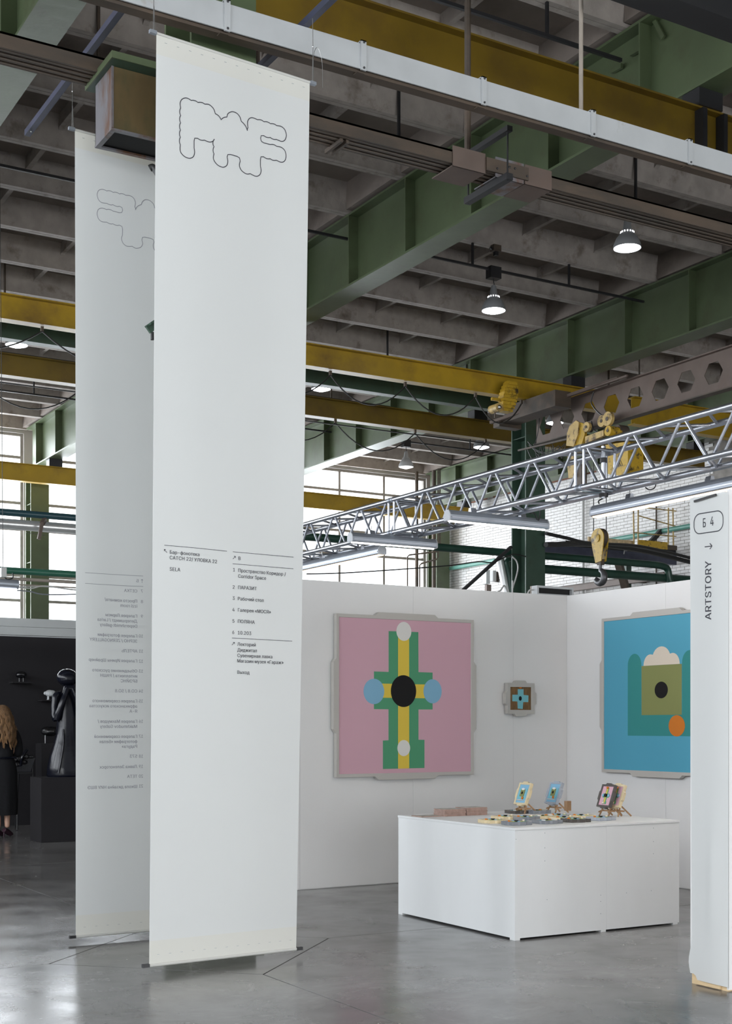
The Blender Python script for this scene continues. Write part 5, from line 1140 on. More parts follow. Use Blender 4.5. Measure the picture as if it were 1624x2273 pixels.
 'я': '7e7/3O6M3O6M7)5Q7)5&7$4g6t4V6_4Q6A4V6$4g5m5(5`5Q5[6i5[6i5&5M5&4h5/485G3y5m3p6A3y6s487=4h7V5M7_7/7_ 4I3O3_3O4o5E5W5E',
}
GA = "!#$%&()*+,-./0123456789:;<=>?@ABCDEFGHIJKLMNOPQRSTUVWXYZ[]^_`abcdefghijklmnopqrstuvwxyz{|}~"
GI = {c: i for i, c in enumerate(GA)}
def glyph(c):
    """decode the outlines and cut them into trapezoids (non-zero winding)"""
    g = GLYPHS[c]; dec = lambda q: (GI[q[0]]*len(GA)+GI[q[1]]-1500)/1000
    adv = dec(g[:2]); E = []; ys = set()
    for part in g[2:].split(' '):
        n = [dec(part[k:k+2]) for k in range(0, len(part), 2)]; L = [(n[k], n[k+1]) for k in range(0, len(n), 2)]
        for k in range(len(L)):
            a, b = L[k], L[(k+1) % len(L)]; ys.add(a[1])
            if a[1] != b[1]: E.append((a, b, 1) if a[1] < b[1] else (b, a, -1))
    xat = lambda e, y: e[0][0]+(e[1][0]-e[0][0])*(y-e[0][1])/(e[1][1]-e[0][1])
    for p in range(len(E)):
        for q in range(p):
            lo = max(E[p][0][1], E[q][0][1]); hi = min(E[p][1][1], E[q][1][1])
            if hi-lo > 1e-4:
                d0 = xat(E[p], lo)-xat(E[q], lo); d1 = xat(E[p], hi)-xat(E[q], hi)
                if d0*d1 < 0: ys.add(lo+(hi-lo)*d0/(d0-d1))
    ys = sorted(ys); vs = []; fs = []
    for y0, y1 in zip(ys, ys[1:]):
        if y1-y0 < 1e-4: continue
        ym = (y0+y1)/2; X = sorted([(xat(e, ym), e) for e in E if e[0][1] < ym < e[1][1]], key=lambda t: t[0]); w = 0; st = None
        for x, e in X:
            w0 = w; w += e[2]
            if w0 == 0: st = e
            elif w == 0:
                k = len(vs); B = BOLD
                vs += [(xat(st, y0)-B, y0), (xat(e, y0)+B, y0), (xat(e, y1)+B, y1), (xat(st, y1)-B, y1)]; fs.append((k, k+1, k+2, k+3))
    return adv, vs, fs
FONTC = {}; GC_ = {}
BOLD = .010
def text_mesh(txt):
    if txt in FONTC: return FONTC[txt]
    V = []; Fc = []; x = 0
    for c in txt:
        if c not in GC_: GC_[c] = glyph(c) if c != ' ' else ((GI[GLYPHS[c][0]]*len(GA)+GI[GLYPHS[c][1]]-1500)/1000, [], [])
        adv, vs, fs = GC_[c]; n = len(V)
        V += [Vector((a+x, b, 0)) for a, b in vs]; Fc += [tuple(i+n for i in f) for f in fs]
        x += adv+.010
    FONTC[txt] = (V, Fc); return FONTC[txt]
CAP = max(v.y for v in text_mesh('H')[0])
def line(b, S, u, v, txt, capm, off=.003, mirror=False, wscale=1.0, right=False, par=None):
    a0, t0 = S.solve(u, v); V, Fc = text_mesh(txt); k = capm/CAP
    w = max(p.x for p in V) if V else 0
    sg = -1 if mirror else 1
    vs = []
    for p in V:
        x = p.x-(w if right else 0); vs.append(S(a0+sg*x*k*wscale/S.W, t0+p.y*k/S.H, off))
    if par is not None: MB().add(vs, Fc).build('text_line', par[1], par[0])
    else: b.add(vs, Fc)
def strip(b, S, pts, w, off=.003, closed=False):
    """flat ribbon along (a,t) points"""
    W_, H_ = S.W, S.H; P = [Vector((a*W_, t*H_)) for a, t in pts]; n = len(P); vs = []; fs = []
    for i in range(n):
        if closed: d = P[(i+1) % n]-P[i-1]
        else: d = P[min(i+1, n-1)]-P[max(i-1, 0)]
        if d.length < 1e-9: d = Vector((1, 0))
        d.normalize(); nn = Vector((-d.y, d.x))*w/2
        for q in (P[i]+nn, P[i]-nn): vs.append(S(q.x/W_, q.y/H_, off))
    for i in range(n if closed else n-1):
        j = (i+1) % n; fs.append((2*i, 2*i+1, 2*j+1, 2*j))
    b.add(vs, fs)
def rule(b, S, u0, v0, u1, v1, w=.003):
    p = S.solve(u0, v0); q = S.solve(u1, v1); strip(b, S, [p, ((p[0]+q[0])/2, (p[1]+q[1])/2), q], w)
def arrow(b, S, u, v, ang, L=.026, w=.0032, mirror=False):
    """arrow centred at pixel, heading ang (degrees, 0 = right, 90 = up)"""
    a, t = S.solve(u, v); sg = -1 if mirror else 1
    def loc(x, y): return (a+sg*x/S.W, t+y/S.H)
    c, s_ = cos(radians(ang)), sin(radians(ang)); tip = (c*L/2, s_*L/2)
    strip(b, S, [loc(-tip[0], -tip[1]), loc(*tip)], w)
    for da in (138, -138):
        q = (tip[0]+cos(radians(ang+da))*L*.42, tip[1]+sin(radians(ang+da))*L*.42); strip(b, S, [loc(*q), loc(*tip)], w)
TX1_ = next(c for c in COL.objects if c.parent == B1 and c.name.startswith('textile')); TX2_ = next(c for c in COL.objects if c.parent == B2 and c.name.startswith('textile'))
b = MB(); r = MB()
P1 = lambda x, y: (340+x*.2155, 1180+y*.2155)
cap = .0215; ws = .97
L1T = [(165, 228, 'Бар-фонотека'), (165, 285, 'CATCH 22/ УЛОВКА 22'), (165, 403, 'SELA'), (872, 292, 'В'),
       (815, 410, '1'), (870, 416, 'Пространство Коридор /'), (870, 475, 'Corridor Space'), (812, 588, '2'), (868, 591, 'ПАРАЗИТ'),
       (812, 703, '3'), (866, 707, 'Рабочий стол'), (810, 821, '4'), (866, 824, 'Галерея «МОСЯ»'), (810, 938, '5'), (866, 941, 'ПОЛЯНА'),
       (808, 1054, '6'), (864, 1059, '10.203'), (862, 1176, 'Лекторий'), (862, 1235, 'Диджитал'), (862, 1292, 'Сувенирная лавка'),
       (860, 1348, 'Магазин музея «Гараж»'), (860, 1465, 'Выход')]
for x, y, t in L1T: line(b, S1, *P1(x, y), t, cap, wscale=ws, par=(TX1_, m_ink))
for q in ((112, 140, 757, 202), (817, 208, 1441, 263), (815, 331, 1440, 383), (808, 1096, 1428, 1128)): rule(r, S1, *P1(q[0], q[1]), *P1(q[2], q[3]))
arrow(r, S1, *P1(125, 200), 135); arrow(r, S1, *P1(831, 269), 45); arrow(r, S1, *P1(821, 1155), 45)
r.build('printed_rules_and_arrows', m_ink, B1)
b = MB(); r = MB()
P2 = lambda x, y: (160+x*.2375, 1240+y*.2375)
L2T = [(662, 318, '7'), (608, 318, 'СЕТКА'), (662, 416, '8'), (608, 412, 'Просто комната/'), (608, 458, 'izzi room'), (662, 554, '9'), (608, 552, 'Галерея Ларисы'),
       (608, 600, 'Депершмидт / Larisa'), (608, 646, 'Depershmidt gallery'), (662, 738, '10'), (608, 738, 'Галерея фотографии'), (608, 786, 'ЗЕРНО / ZERNOGALLERY'),
       (662, 879, '11'), (608, 879, 'АРТЕЛЬ'), (662, 973, '12'), (608, 971, 'Галерея Ирины Шрайнер'), (662, 1066, '13'), (608, 1065, 'Объединение русского'),
       (608, 1112, 'интеллекта / РАШН'), (608, 1159, 'БРЭЙНС'), (662, 1252, '14'), (608, 1252, 'СО.8 / SO.8'), (662, 1345, '15'), (608, 1346, 'Галерея современного'),
       (608, 1393, 'африканского искусства'), (608, 1440, 'Я-А'), (662, 1534, '16'), (608, 1535, 'Галерея Махмудов /'), (608, 1582, 'Makhmudov Gallery'),
       (662, 1674, '17'), (608, 1675, 'Галерея современной'), (608, 1722, 'фотографии «Белая'), (608, 1768, 'Радуга»'), (662, 1860, '18'), (608, 1860, '573'),
       (662, 1955, '19'), (608, 1956, 'Лавка Зеленогорск'), (662, 2046, '20'), (608, 2048, 'ТЕТА'), (662, 2138, '21'), (608, 2142, 'Школа дизайна НИУ ВШЭ')]
for x, y, t in L2T: line(b, S2, *P2(x, y), t, .0215, mirror=True, wscale=.84 if x == 662 and len(t) == 2 else .97, par=(TX2_, m_ink2))
line(b, S2, *P2(620, 222), 'Б', .0215, mirror=True, par=(TX2_, m_ink2))
for q in ((120, 131, 662, 163), (120, 232, 662, 261)): rule(r, S2, *P2(q[0], q[1]), *P2(q[2], q[3]))
arrow(r, S2, *P2(652, 210), 90, mirror=True)
r.build('show_through_rules_and_arrow', m_ink2, B2)
# cloud-edged outline logo: cusps joined by small bulges, big lobes given by points
LP = [('c', 110, 272), ('v', 104, 212), ('v', 125, 168), ('v', 168, 150), ('v', 206, 160), ('c', 235, 180), ('c', 318, 205), ('c', 400, 225), ('v', 448, 228), ('v', 492, 262), ('v', 515, 300), ('c', 525, 340),
      ('c', 595, 413), ('c', 665, 380), ('v', 680, 337), ('v', 730, 315), ('v', 785, 335), ('v', 822, 380), ('c', 838, 432), ('c', 912, 545), ('c', 919, 508), ('v', 914, 440), ('v', 935, 398), ('v', 975, 388),
      ('c', 1035, 412), ('c', 1110, 437), ('c', 1188, 460), ('c', 1263, 483), ('v', 1318, 493), ('v', 1363, 535), ('v', 1379, 600), ('v', 1362, 655), ('v', 1322, 672), ('c', 1260, 648),
      ('c', 1188, 625), ('c', 1110, 603), ('l', 1078, 603), ('l', 1070, 636), ('l', 1080, 672), ('l', 1110, 690), ('c', 1188, 710), ('c', 1263, 732), ('v', 1318, 743), ('v', 1362, 785), ('v', 1376, 850), ('v', 1360, 905), ('v', 1318, 923),
      ('c', 1258, 898), ('c', 1185, 880), ('c', 1108, 857), ('l', 1075, 857), ('l', 1068, 888), ('c', 1068, 970), ('v', 1077, 1025), ('v', 1058, 1075), ('v', 1012, 1091), ('c', 945, 1060), ('v', 900, 1063), ('v', 842, 1022), ('v', 816, 965),
      ('c', 825, 908), ('l', 817, 870), ('l', 787, 852), ('c', 710, 830), ('l', 677, 830), ('l', 668, 860), ('v', 677, 915), ('v', 660, 965), ('v', 612, 982), ('v', 548, 950), ('v', 505, 885), ('c', 510, 820), ('c', 511, 735), ('c', 503, 665), ('l', 515, 643), ('v', 497, 670), ('v', 455, 680),
      ('c', 395, 657), ('c', 315, 635), ('l', 280, 633), ('l', 272, 665), ('c', 272, 750), ('v', 278, 810), ('v', 258, 860), ('v', 212, 875), ('v', 155, 852), ('v', 108, 795),
      ('c', 106, 710), ('c', 107, 622), ('c', 108, 535), ('c', 109, 448), ('c', 110, 360)]
def logo_points():
    n = len(LP); cxy = [(p[1], p[2]) for p in LP]; start = 0; out = []
    i = 0; cusp = [k for k in range(n) if LP[k][0] in 'cl']
    area_ = sum(cxy[k][0]*cxy[(k+1) % n][1]-cxy[(k+1) % n][0]*cxy[k][1] for k in range(n))
    for ci, k in enumerate(cusp):
        k2 = cusp[(ci+1) % len(cusp)]; mids = []
        j = (k+1) % n
        while j != k2: mids.append(cxy[j]); j = (j+1) % n
        a = Vector(cxy[k]); c = Vector(cxy[k2])
        if mids:
            P = [a]+[Vector(m) for m in mids]+[c]
            P3 = smoothpath([(p.x, p.y, 0) for p in P], 6); out += [(p.x, p.y) for p in P3[:-1]]
        elif LP[k2][0] == 'l' or LP[k][0] == 'l': out.append(tuple(a))
        else:
            d = c-a; nn = Vector((d.y, -d.x)).normalized()*(1 if area_ > 0 else -1); sag = min(13, d.length*.13)
            for q in range(7):
                f = q/7; m = a.lerp(c, f)+nn*sag*4*f*(1-f); out.append(tuple(m))
    return out
LG_ = logo_points()
b = MB(); strip(b, S1, [S1.solve(380+x*.18473, 190+y*.18473) for x, y in LG_], .0052, closed=True); b.build('printed_logo', m_ink, B1)
# the same logo on the rear banner, seen from its back (mirror image)
at1 = [S1.solve(380+x*.18473, 190+y*.18473) for x, y in LG_]
refA = S1.solve(634, 300); refB = S2.solve(216, 430)
k = 1.0
pts2 = []
tA = S1.solve(634, 292)[1]; tB = S2.solve(216, 425)[1]
for a, t in at1: pts2.append((refB[0]+(refA[0]-a)*S1.W/S2.W, tB+(t-tA)*S1.H/S2.H))
b = MB(); strip(b, S2, pts2, .0045, closed=True); b.build('show_through_logo', m_ink2, B2)
# small things between the banners
hs = thing('hose_end', (3.55, 8.6, 5.1), 'end of a black corrugated hose peeking out beside the front banner', 'hose')
MB().tube(smoothpath([px_pt(332, 374, 8.75), px_pt(340, 372, 8.75), px_pt(352, 390, 8.75), px_pt(365, 420, 8.75), px_pt(372, 330, 8.9)]), .022, 10).build('hose', m_cable, hs, True)
gb = thing('column_bracket', (3.4, 8.2, 3.9), 'dark green bracket on the hidden column, peeking out left of the front banner', 'bracket')
p = Vector(px_pt(328, 722, 8.6)); q = Vector(px_pt(420, 660, 8.75))
MB().bar(p, q, .10, .012).build('plate', m_green_d, gb); MB().bar(p-Vector((0, 0, .03)), q-Vector((0, 0, .03)), .02, .05).build('stem', m_green_d, gb)
MB().tube([p-Vector((-.03, 0, .04)), p-Vector((-.03, 0, .09))], .012, 8).build('bolt', m_black, gb)

# ------------------------------------------------------------------ fabric sign on the partition end
SX = PX-.035
def onpx(u, v): return at_x(u, v, SX)
S3 = Sheet(onpx(1531, 1106), onpx(1616.5, 1091), onpx(1536, 2172), onpx(1615.5, 2192), 0, 0)
sg_ = thing('fabric_sign', S3(.5, 0), 'narrow white fabric sign with vertical lettering hung on the partition end at the right edge', 'sign')
vs = []; fs = []; nx, ny = 24, 90
def s3off(a, t):
    o = .004*sin(pi*a)*(1-t)+.010*math.exp(-((a-.62-.2*(t-.3))/.16)**2)*math.exp(-((t-.22)/.14)**2)
    return o
def S3p(a, t, off=0.):
    p = S3.c[2]*(1-a)*(1-t)+S3.c[3]*a*(1-t)+S3.c[0]*(1-a)*t+S3.c[1]*a*t
    bul = .028*math.exp(-((t-.035)/.03)**2)*(1-a)**3
    return p+Vector((-(s3off(a, t)+off), bul, 0))
class SW:
    W = S3.W; H = S3.H
    def __call__(s, a, t, off=0.): return S3p(a, t, off)
    solve = lambda s, u, v: S3.solve(u, v)
SWo = SW()
for i in range(ny+1):
    for j in range(nx+1):
        t = i/ny; a = j/nx; p = S3p(a, t)
        if i == 0 and j < 4: p = S3p((j+ (4-j)*.6)/nx, .004*(4-j))
        vs.append(p)
for i in range(ny):
    for j in range(nx): k = i*(nx+1)+j; fs.append((k, k+1, k+nx+2, k+nx+1))
ob = MB().add(vs, fs).build('textile', m_banner, sg_, True); md = ob.modifiers.new('thickness', 'SOLIDIFY'); md.thickness = .0015; ob.modifiers.new('split', 'EDGE_SPLIT').split_angle = radians(30)
b = MB()
def vline(b, S, u, v, txt, capm, wscale=1.):    # reads upwards
    a0, t0 = S.solve(u, v); V, Fc = text_mesh(txt); k = capm/CAP
    b.add([S(a0-p.y*k/S.W, t0+p.x*k*wscale/S.H, .003) for p in V], Fc)
# word 'ARTSTORY' from v=1376 up to v=1243
Vt = text_mesh('ARTSTORY')[0]; wt_ = max(p.x for p in Vt)
tA_ = SWo.solve(1578.5, 1376)[1]; tB_ = SWo.solve(1578.5, 1244)[1]; capm = (SWo.solve(1578.5, 1300)[0]-SWo.solve(1565.3, 1302)[0])*SWo.W
vline(b, SWo, 1578.8, 1376, 'ARTSTORY', capm, (tB_-tA_)*SWo.H/(wt_*capm/CAP))
cc = (SWo.solve(1559, 1150)[1]-SWo.solve(1559, 1170)[1])*SWo.H
b.build('printed_name', m_ink, sg_)
line(b, SWo, 1559.5, 1171, 'Б', cc, wscale=.62, par=(sg_, m_ink)); line(b, SWo, 1576, 1167.5, '4', cc, wscale=.66, par=(sg_, m_ink))
b = MB(); cpt = SWo.solve(1572.5, 1159.5)
e0 = SWo.solve(1540.6, 1164); e1 = SWo.solve(1605, 1153); hw = (e1[0]-e0[0])*SWo.W/2; t_top = SWo.solve(1575, 1137)[1]; t_bot = SWo.solve(1572, 1182)[1]; hh_ = (t_top-t_bot)*SWo.H/2
ca = (e0[0]+e1[0])/2; ct = (t_top+t_bot)/2; rc = min(hw, hh_)*.80; pts = []
for (sx, sy, a0) in ((1, 1, 0), (-1, 1, 90), (-1, -1, 180), (1, -1, 270)):
    for q in range(9):
        an = radians(a0+q*90/8); pts.append((ca+(sx*(hw-rc)+rc*cos(an))/SWo.W, ct+(sy*(hh_-rc)+rc*sin(an))/SWo.H))
strip(b, SWo, pts, .0055, closed=True); b.build('rounded_outline', m_ink, sg_)
b = MB(); arrow(b, SWo, 1572.5, 1213, 0, L=.058, w=.0052); b.build('printed_arrow', m_ink, sg_)
p = S3p(.15, .991, .012); q = S3p(.72, .997, .012)
MB().bar(p, q, .008, .012).build('clamp_bar', m_black, sg_)

# ------------------------------------------------------------------ display table
TBX0, TBX1, TBY0, TBY1 = 5.60, 7.145, 7.49, 9.035; TH = .785
tb = thing('display_plinth', (6.37, 8.26, 0), 'large white square display plinth in the middle of the booth', 'plinth')
MB().box(TBX0, TBX1, TBY0, TBY1, TH-.018, TH).build('top_board', m_wall2, tb, bevel=.002)
MB().box(TBX0+.004, TBX0+.016, TBY0+.016, TBY1-.004, .0137, TH-.0185).build('side_panel', m_wall2, tb)
MB().box(TBX0+.004, TBX0+.83, TBY0+.004, TBY0+.0155, .0137, TH-.0185).build('front_panel', m_wall2, tb)
MB().box(TBX0+.8306, TBX1-.004, TBY0+.004, TBY0+.0155, .0137, TH-.0185).build('front_panel', m_wall2, tb)
MB().box(TBX1-.016, TBX1-.004, TBY0+.016, TBY1-.004, .0137, TH-.0185).build('side_panel', m_wall2, tb)
MB().box(TBX0+.016, TBX1-.016, TBY1-.016, TBY1-.004, .0137, TH-.0185).build('back_panel', m_wall2, tb)
for x, y in ((TBX0+.004, TBY0+.004), (TBX0+.78, TBY0+.004), (TBX1-.064, TBY0+.004), (TBX0+.004, TBY1-.064), (TBX1-.064, TBY1-.064)):
    MB().box(x, x+.045, y+.0005, y+.06, 0, .0135).build('foot', m_wall2, tb)
b = MB()
for u, v in ((1209, 1849), (1209, 1882), (1209, 1911), (1214, 1997), (1333, 1987), (1333, 2001), (1333, 2028), (1450, 1838), (1450, 1868), (1450, 1895), (1390, 1982), (1445, 1977), (1145, 1863)):
    p = at_y(u, v, TBY0+.003); b.ball((p.x, p.y+.002, p.z), .0035, n=8, m=4)
b.build('screw_heads', m_alu_matt, tb)

# ------------------------------------------------------------------ notched frames
def notched(w, h, k, f0=.27, f1=.73, ch=.025):
    """rectangle w x h with a shallow chamfered bump of depth k on every side"""
    a, b_ = w/2, h/2; P = []
    def side(p, q, n):
        p = Vector(p); q = Vector(q); n = Vector(n); L = (q-p).length; c = ch*L
        s = p.lerp(q, f0); e = p.lerp(q, f1); d = (q-p).normalized()
        return [p, s, s+n*k+d*c, e+n*k-d*c, e]
    for sd in (((-a, -b_), (a, -b_), (0, -1)), ((a, -b_), (a, b_), (1, 0)), ((a, b_), (-a, b_), (0, 1)), ((-a, b_), (-a, -b_), (-1, 0))): P += side(*sd)
    return [tuple(p) for p in P]
def inner_of(w, h, f0=.27, f1=.73, ch=.025):
    return notched(w, h, 0, f0, f1, ch)
def circle(cx, cy, rx, ry=None, n=40): ry = ry or rx; return [(cx+rx*cos(2*pi*k/n), cy+ry*sin(2*pi*k/n)) for k in range(n)]
def rect(x0, y0, x1, y1): return [(x0, y0), (x1, y0), (x1, y1), (x0, y1)]
def framed(name, label, cat, loc, rot, w, h, depth, border, bump, fm, ground, layers, group=None, matrix=None, chf=.025, dz=.0006):
    """local frame: x right, y up, z out of the wall; back at z=0"""
    g = thing(name, loc, label, cat, group)
    if matrix is not None: g.matrix_local = matrix
    else: g.rotation_euler = rot
    o = notched(w, h, bump, ch=chf); i = inner_of(w-2*border, h-2*border, ch=chf)
    MB().ring(o, i, XYZ, 0, depth, din=depth*.96).build('frame', fm, g, local=True, bevel=min(.003, border*.15))
    ci = rect(-(w/2-border)-.0005, -(h/2-border)-.0005, w/2-border+.0005, h/2-border+.0005)
    zc = depth*.80
    cv = MB().prism(ci, XYZ, depth*.3, zc).build('canvas', ground, g, local=True)
    for k, (nm, m, poly) in enumerate(layers):
        MB().prism(poly, XYZ, zc-.0001, zc+dz*(k+1)).build(nm, m, cv, local=True)
    return g
RY = (pi/2, 0, 0)                      # faces -y (booth back wall)
PY_W = BYW-.013
def lw(u, v, c): p = at_y(u, v, PY_W-.04); return (p.x-c[0], p.z-c[1])
def wall_art():
    # large pink one
    x0, x1, z0, z1 = 5.985, 7.525, 1.018, 2.530; c = ((x0+x1)/2, (z0+z1)/2)
    Z = lambda x, y: lw(710+x*.2278, 1330+y*.2278, c)
    green = [Z(*p) for p in [(668, 311), (957, 321), (959, 711), (1096, 715), (1096, 1075), (959, 1075), (959, 1370), (1017, 1370), (1017, 1645), (612, 1655), (612, 1377), (667, 1375), (667, 1073), (525, 1071), (525, 704), (668, 709)]]
    layers = [('green_cross', m_agreen, green),
              ('yellow_bar', m_ayellow, [Z(760, 340), Z(867, 340), Z(868, 1648), Z(760, 1652)]),
              ('yellow_arm', m_ayellow, [Z(570, 822), Z(1060, 832), Z(1060, 966), Z(570, 960)]),
              ('white_disc', m_awhite, circle(*Z(816, 314), .083, .090)),
              ('blue_disc', m_ablue, circle(*Z(524, 899), .112, .119)),
              ('blue_disc', m_ablue, circle(*Z(1095, 898), .104, .116)),
              ('black_disc', m_ablack, circle(*Z(812, 896), .141, .151)),
              ('white_disc', m_awhite, circle(*Z(814, 1451), .070, .076))]
    framed('painting', 'large pink painting with a green and yellow cross and discs on the left booth wall', 'painting', (c[0], PY_W, c[1]), RY, x1-x0, z1-z0, .05, .032, .030, m_frame_g, m_pink, layers, 'notched frame paintings')
    # small brown one with a light blue cross
    s = .09236
    a = at_y(1080+495*s, 1480+385*s, PY_W-.05); d = at_y(1080+1150*s, 1480+1135*s, PY_W-.05); c = ((a.x+d.x)/2, (a.z+d.z)/2)
    Z2 = lambda x, y: lw(1080+x*s, 1480+y*s, c)
    cross = [Z2(*p) for p in [(742, 540), (882, 540), (882, 678), (1000, 690), (995, 850), (875, 848), (862, 1015), (742, 1005), (735, 835), (612, 828), (615, 672), (742, 672)]]
    layers = [('blue_cross', m_aqua, cross), ('orange_mark', m_aorange, circle(*Z2(808, 495), .017, .012, 16)), ('black_dot', m_ablack, circle(*Z2(803, 762), .018, .023, 24))]
    framed('painting', 'small painting with a light blue cross on brown beside the corner', 'painting', (c[0], PY_W, c[1]), RY, d.x-a.x, a.z-d.z, .05, .040, .024, m_frame_g, m_abrown, layers, 'notched frame paintings', chf=.06)
    # large turquoise one on the side wall: faces -x, local x = -y of the hall
    XW = BXW-.013; yc = 9.41; zc = 1.795; w = 1.53; h = 1.51
    def Z3(x, y):
        p = at_x(1320+x*.198, 1330+y*.198, XW-.04); return (yc-p.y, p.z-zc)
    cxm = Z3(744, 1018)[0]
    def mir(p): return (2*cxm-p[0], p[1])
    ul, ur, vb = Z3(368, 700), Z3(520, 700), Z3(370, 1530)
    yt = Z3(368, 745)[1]; arm_w = (ur[0]-ul[0])/2; acx = (ul[0]+ur[0])/2
    half = [(acx+arm_w*cos(a), yt+arm_w*1.15*sin(a)) for a in [pi-pi*k/14 for k in range(15)]]
    zb = vb[1]; sqb = Z3(525, 1300)[1]
    teal = [(ul[0], zb)]+half+[(ur[0], sqb)]+[mir((ur[0], sqb))]+[mir(p) for p in reversed(half)]+[mir((ul[0], zb))]
    sq = [Z3(523, 750), (Z3(523, 750)[0], sqb), mir((Z3(523, 750)[0], sqb)), mir(Z3(523, 750))]
    cb_ = Z3(545, 748); cl = []
    base_y = cb_[1]; l0 = cb_[0]; r0 = mir(cb_)[0]; wcl = r0-l0
    cl += [(l0, base_y)]
    def lobe(cx_, cy_, rx, ry, a0, a1, n=10):
        return [(cx_+rx*cos(radians(a0+(a1-a0)*k/n)), cy_+ry*sin(radians(a0+(a1-a0)*k/n))) for k in range(n+1)]
    cl += lobe(l0+.19*wcl, base_y+.0, .19*wcl, .105, 178, 78)+lobe(l0+.5*wcl, base_y+.055, .255*wcl, .118, 158, 22)+lobe(r0-.19*wcl, base_y+.0, .19*wcl, .105, 102, 2)
    cl += [(r0, base_y)]
    layers = [('teal_shape', m_ateal, teal), ('cream_cloud', m_acream, cl), ('olive_square', m_aolive, sq), ('black_oval', m_ablack, circle(*Z3(744, 1018), .088, .078+.0)), ('orange_disc', m_aorange, circle(*Z3(918, 1420), .105, .098))]
    framed('painting', 'large turquoise painting with olive square and orange disc on the right booth wall', 'painting', (XW, yc, zc), (pi/2, 0, -pi/2), w, h, .05, .030, .030, m_frame_g, m_aturq, layers, 'notched frame paintings')
wall_art()

# small objects on the plinth
def mini(name, label, cat, group, fm, design, w=.155, h=.185, depth=.028, matrix=None):
    if design == 'blue':
        gr = m_ablue; lay = [('teal_shape', m_aqua, [(-.05, -.045), (.05, -.045), (.05, .045), (.035, .045), (.035, -.02), (-.035, -.02), (-.035, .045), (-.05, .045)]),
               ('olive_square', m_aolive, rect(-.028, -.025, .022, .035)), ('cream_cloud', m_awhite, circle(-.003, .038, .02, .009, 16)), ('black_disc', m_ablack, circle(-.003, .005, .009, .011, 16)), ('orange_disc', m_aorange, circle(.018, -.037, .010, .011, 16)), ('cream_line', m_acream, rect(-.045, -.058, .04, -.054))]
    else:
        gr = m_pink; lay = [('green_cross', m_agreen, [(-.014, .065), (.014, .065), (.014, .018), (.035, .018), (.035, -.015), (.014, -.015), (.014, -.045), (.022, -.045), (.022, -.068), (-.022, -.068), (-.022, -.045), (-.014, -.045), (-.014, -.015), (-.035, -.015), (-.035, .018), (-.014, .018)]),
               ('yellow_bar', m_ayellow, rect(-.006, -.066, .006, .066)), ('blue_disc', m_ablue, circle(-.034, .002, .011, n=16)), ('blue_disc', m_ablue, circle(.034, .002, .011, n=16)), ('black_disc', m_ablack, circle(0, .002, .015, n=16)), ('red_disc', m_aorange, circle(0, .064, .009, n=14)), ('cream_disc', m_acream, circle(0, -.06, .008, n=14))]
    g = framed(name, label, cat, (0, 0, 0), (0, 0, 0), w, h, depth, .016, .011, fm, gr, lay, group, matrix=matrix, chf=.07, dz=.0022)
    return g
def easel_small(px, label):
    base = at_z(px[0], px[1], TH)
    g = thing('mini_easel', (base.x, base.y, TH), label, 'easel', 'little wooden easels')
    a = .055
    for s in (-1, 1):
        MB().bar((-.08, s*a, .004), (-.035, s*.035, .10), .010, .008, up=(0, 1, 0)).build('leg', m_wood, g, local=True)
        MB().bar((.055, s*a, .004), (-.03, s*.04, .08), .010, .008, up=(0, 1, 0)).build('rear_leg', m_wood, g, local=True)
        MB().bar((-.04, s*.06, .048), (-.085, s*.055, .035), .010, .010).build('rest', m_wood, g, local=True)
    MB().bar((-.035, -a-.02, .045), (-.035, a+.02, .045), .010, .012).build('crossbar', m_wood, g, local=True)
    return base, g
def leaning(base, dx, dz, yaw=0, lean=20):
    # local x -> -y of hall, local y -> up (leaning towards +x), local z -> -x
    R = Matrix.Rotation(radians(yaw), 4, 'Z') @ Matrix.Rotation(radians(lean), 4, 'Y') @ Matrix(((0, 0, -1, 0), (-1, 0, 0, 0), (0, 1, 0, 0), (0, 0, 0, 1)))
    return Matrix.Translation((base.x+dx, base.y, TH+dz)) @ R
for (pu, pv), fm, dsg, lab, ly in (((1172, 1806), m_cream_res, 'blue', 'cream framed blue mini relief on the leftmost little easel', 'leftmost little wooden easel on the plinth'),
                     ((1240, 1804), m_lgrey_res, 'blue', 'grey framed blue mini relief on the middle little easel', 'middle little wooden easel on the plinth'),
                     ((1357, 1812), m_dark_res, 'pink', 'dark framed pink mini relief with a cross, in front at the right', 'front one of the two little easels at the right'),
                     ((1378, 1812), m_cream_res, 'pink', 'cream framed pink mini relief behind the dark framed one', 'rear one of the two little easels at the right')):
    base, eg = easel_small((pu, pv), ly)
    mini('framed_relief', lab, 'framed relief', 'standing mini reliefs', fm, dsg, matrix=leaning(base, -.035, .155))
flat = [(1094, 1822, 'c', 'p', 'cream flat relief lying at the left end of the group'), (1146, 1826, 'g', 'p', 'grey flat relief nearest to the plinth corner'), (1214, 1823, 'g', 'b', 'grey flat relief, second in the front row'),
        (1277, 1820, 'd', 'p', 'dark grey flat relief, third in the front row'), (1333, 1816, 'l', 'p', 'light grey flat relief at the right end of the front row'),
        (1122, 1814, 'c', 'p', 'cream flat relief in the second row, left'), (1165, 1815, 'g', 'p', 'grey flat relief in the second row under the left easel'), (1205, 1813, 'c', 'b', 'cream flat relief in the second row, middle'),
        (1240, 1811, 'l', 'p', 'pale pinkish flat relief just below the middle easel'), (1290, 1812, 'c', 'p', 'cream flat relief in the second row, right'), (1252, 1816.5, 'c', 'p', 'cream flat relief between the rows, centre'),
        (1150, 1801, 'd', 'b', 'dark flat relief at the back, left of the leftmost easel'), (1192, 1801, 'g', 'b', 'grey flat relief at the back between the two left easels')]
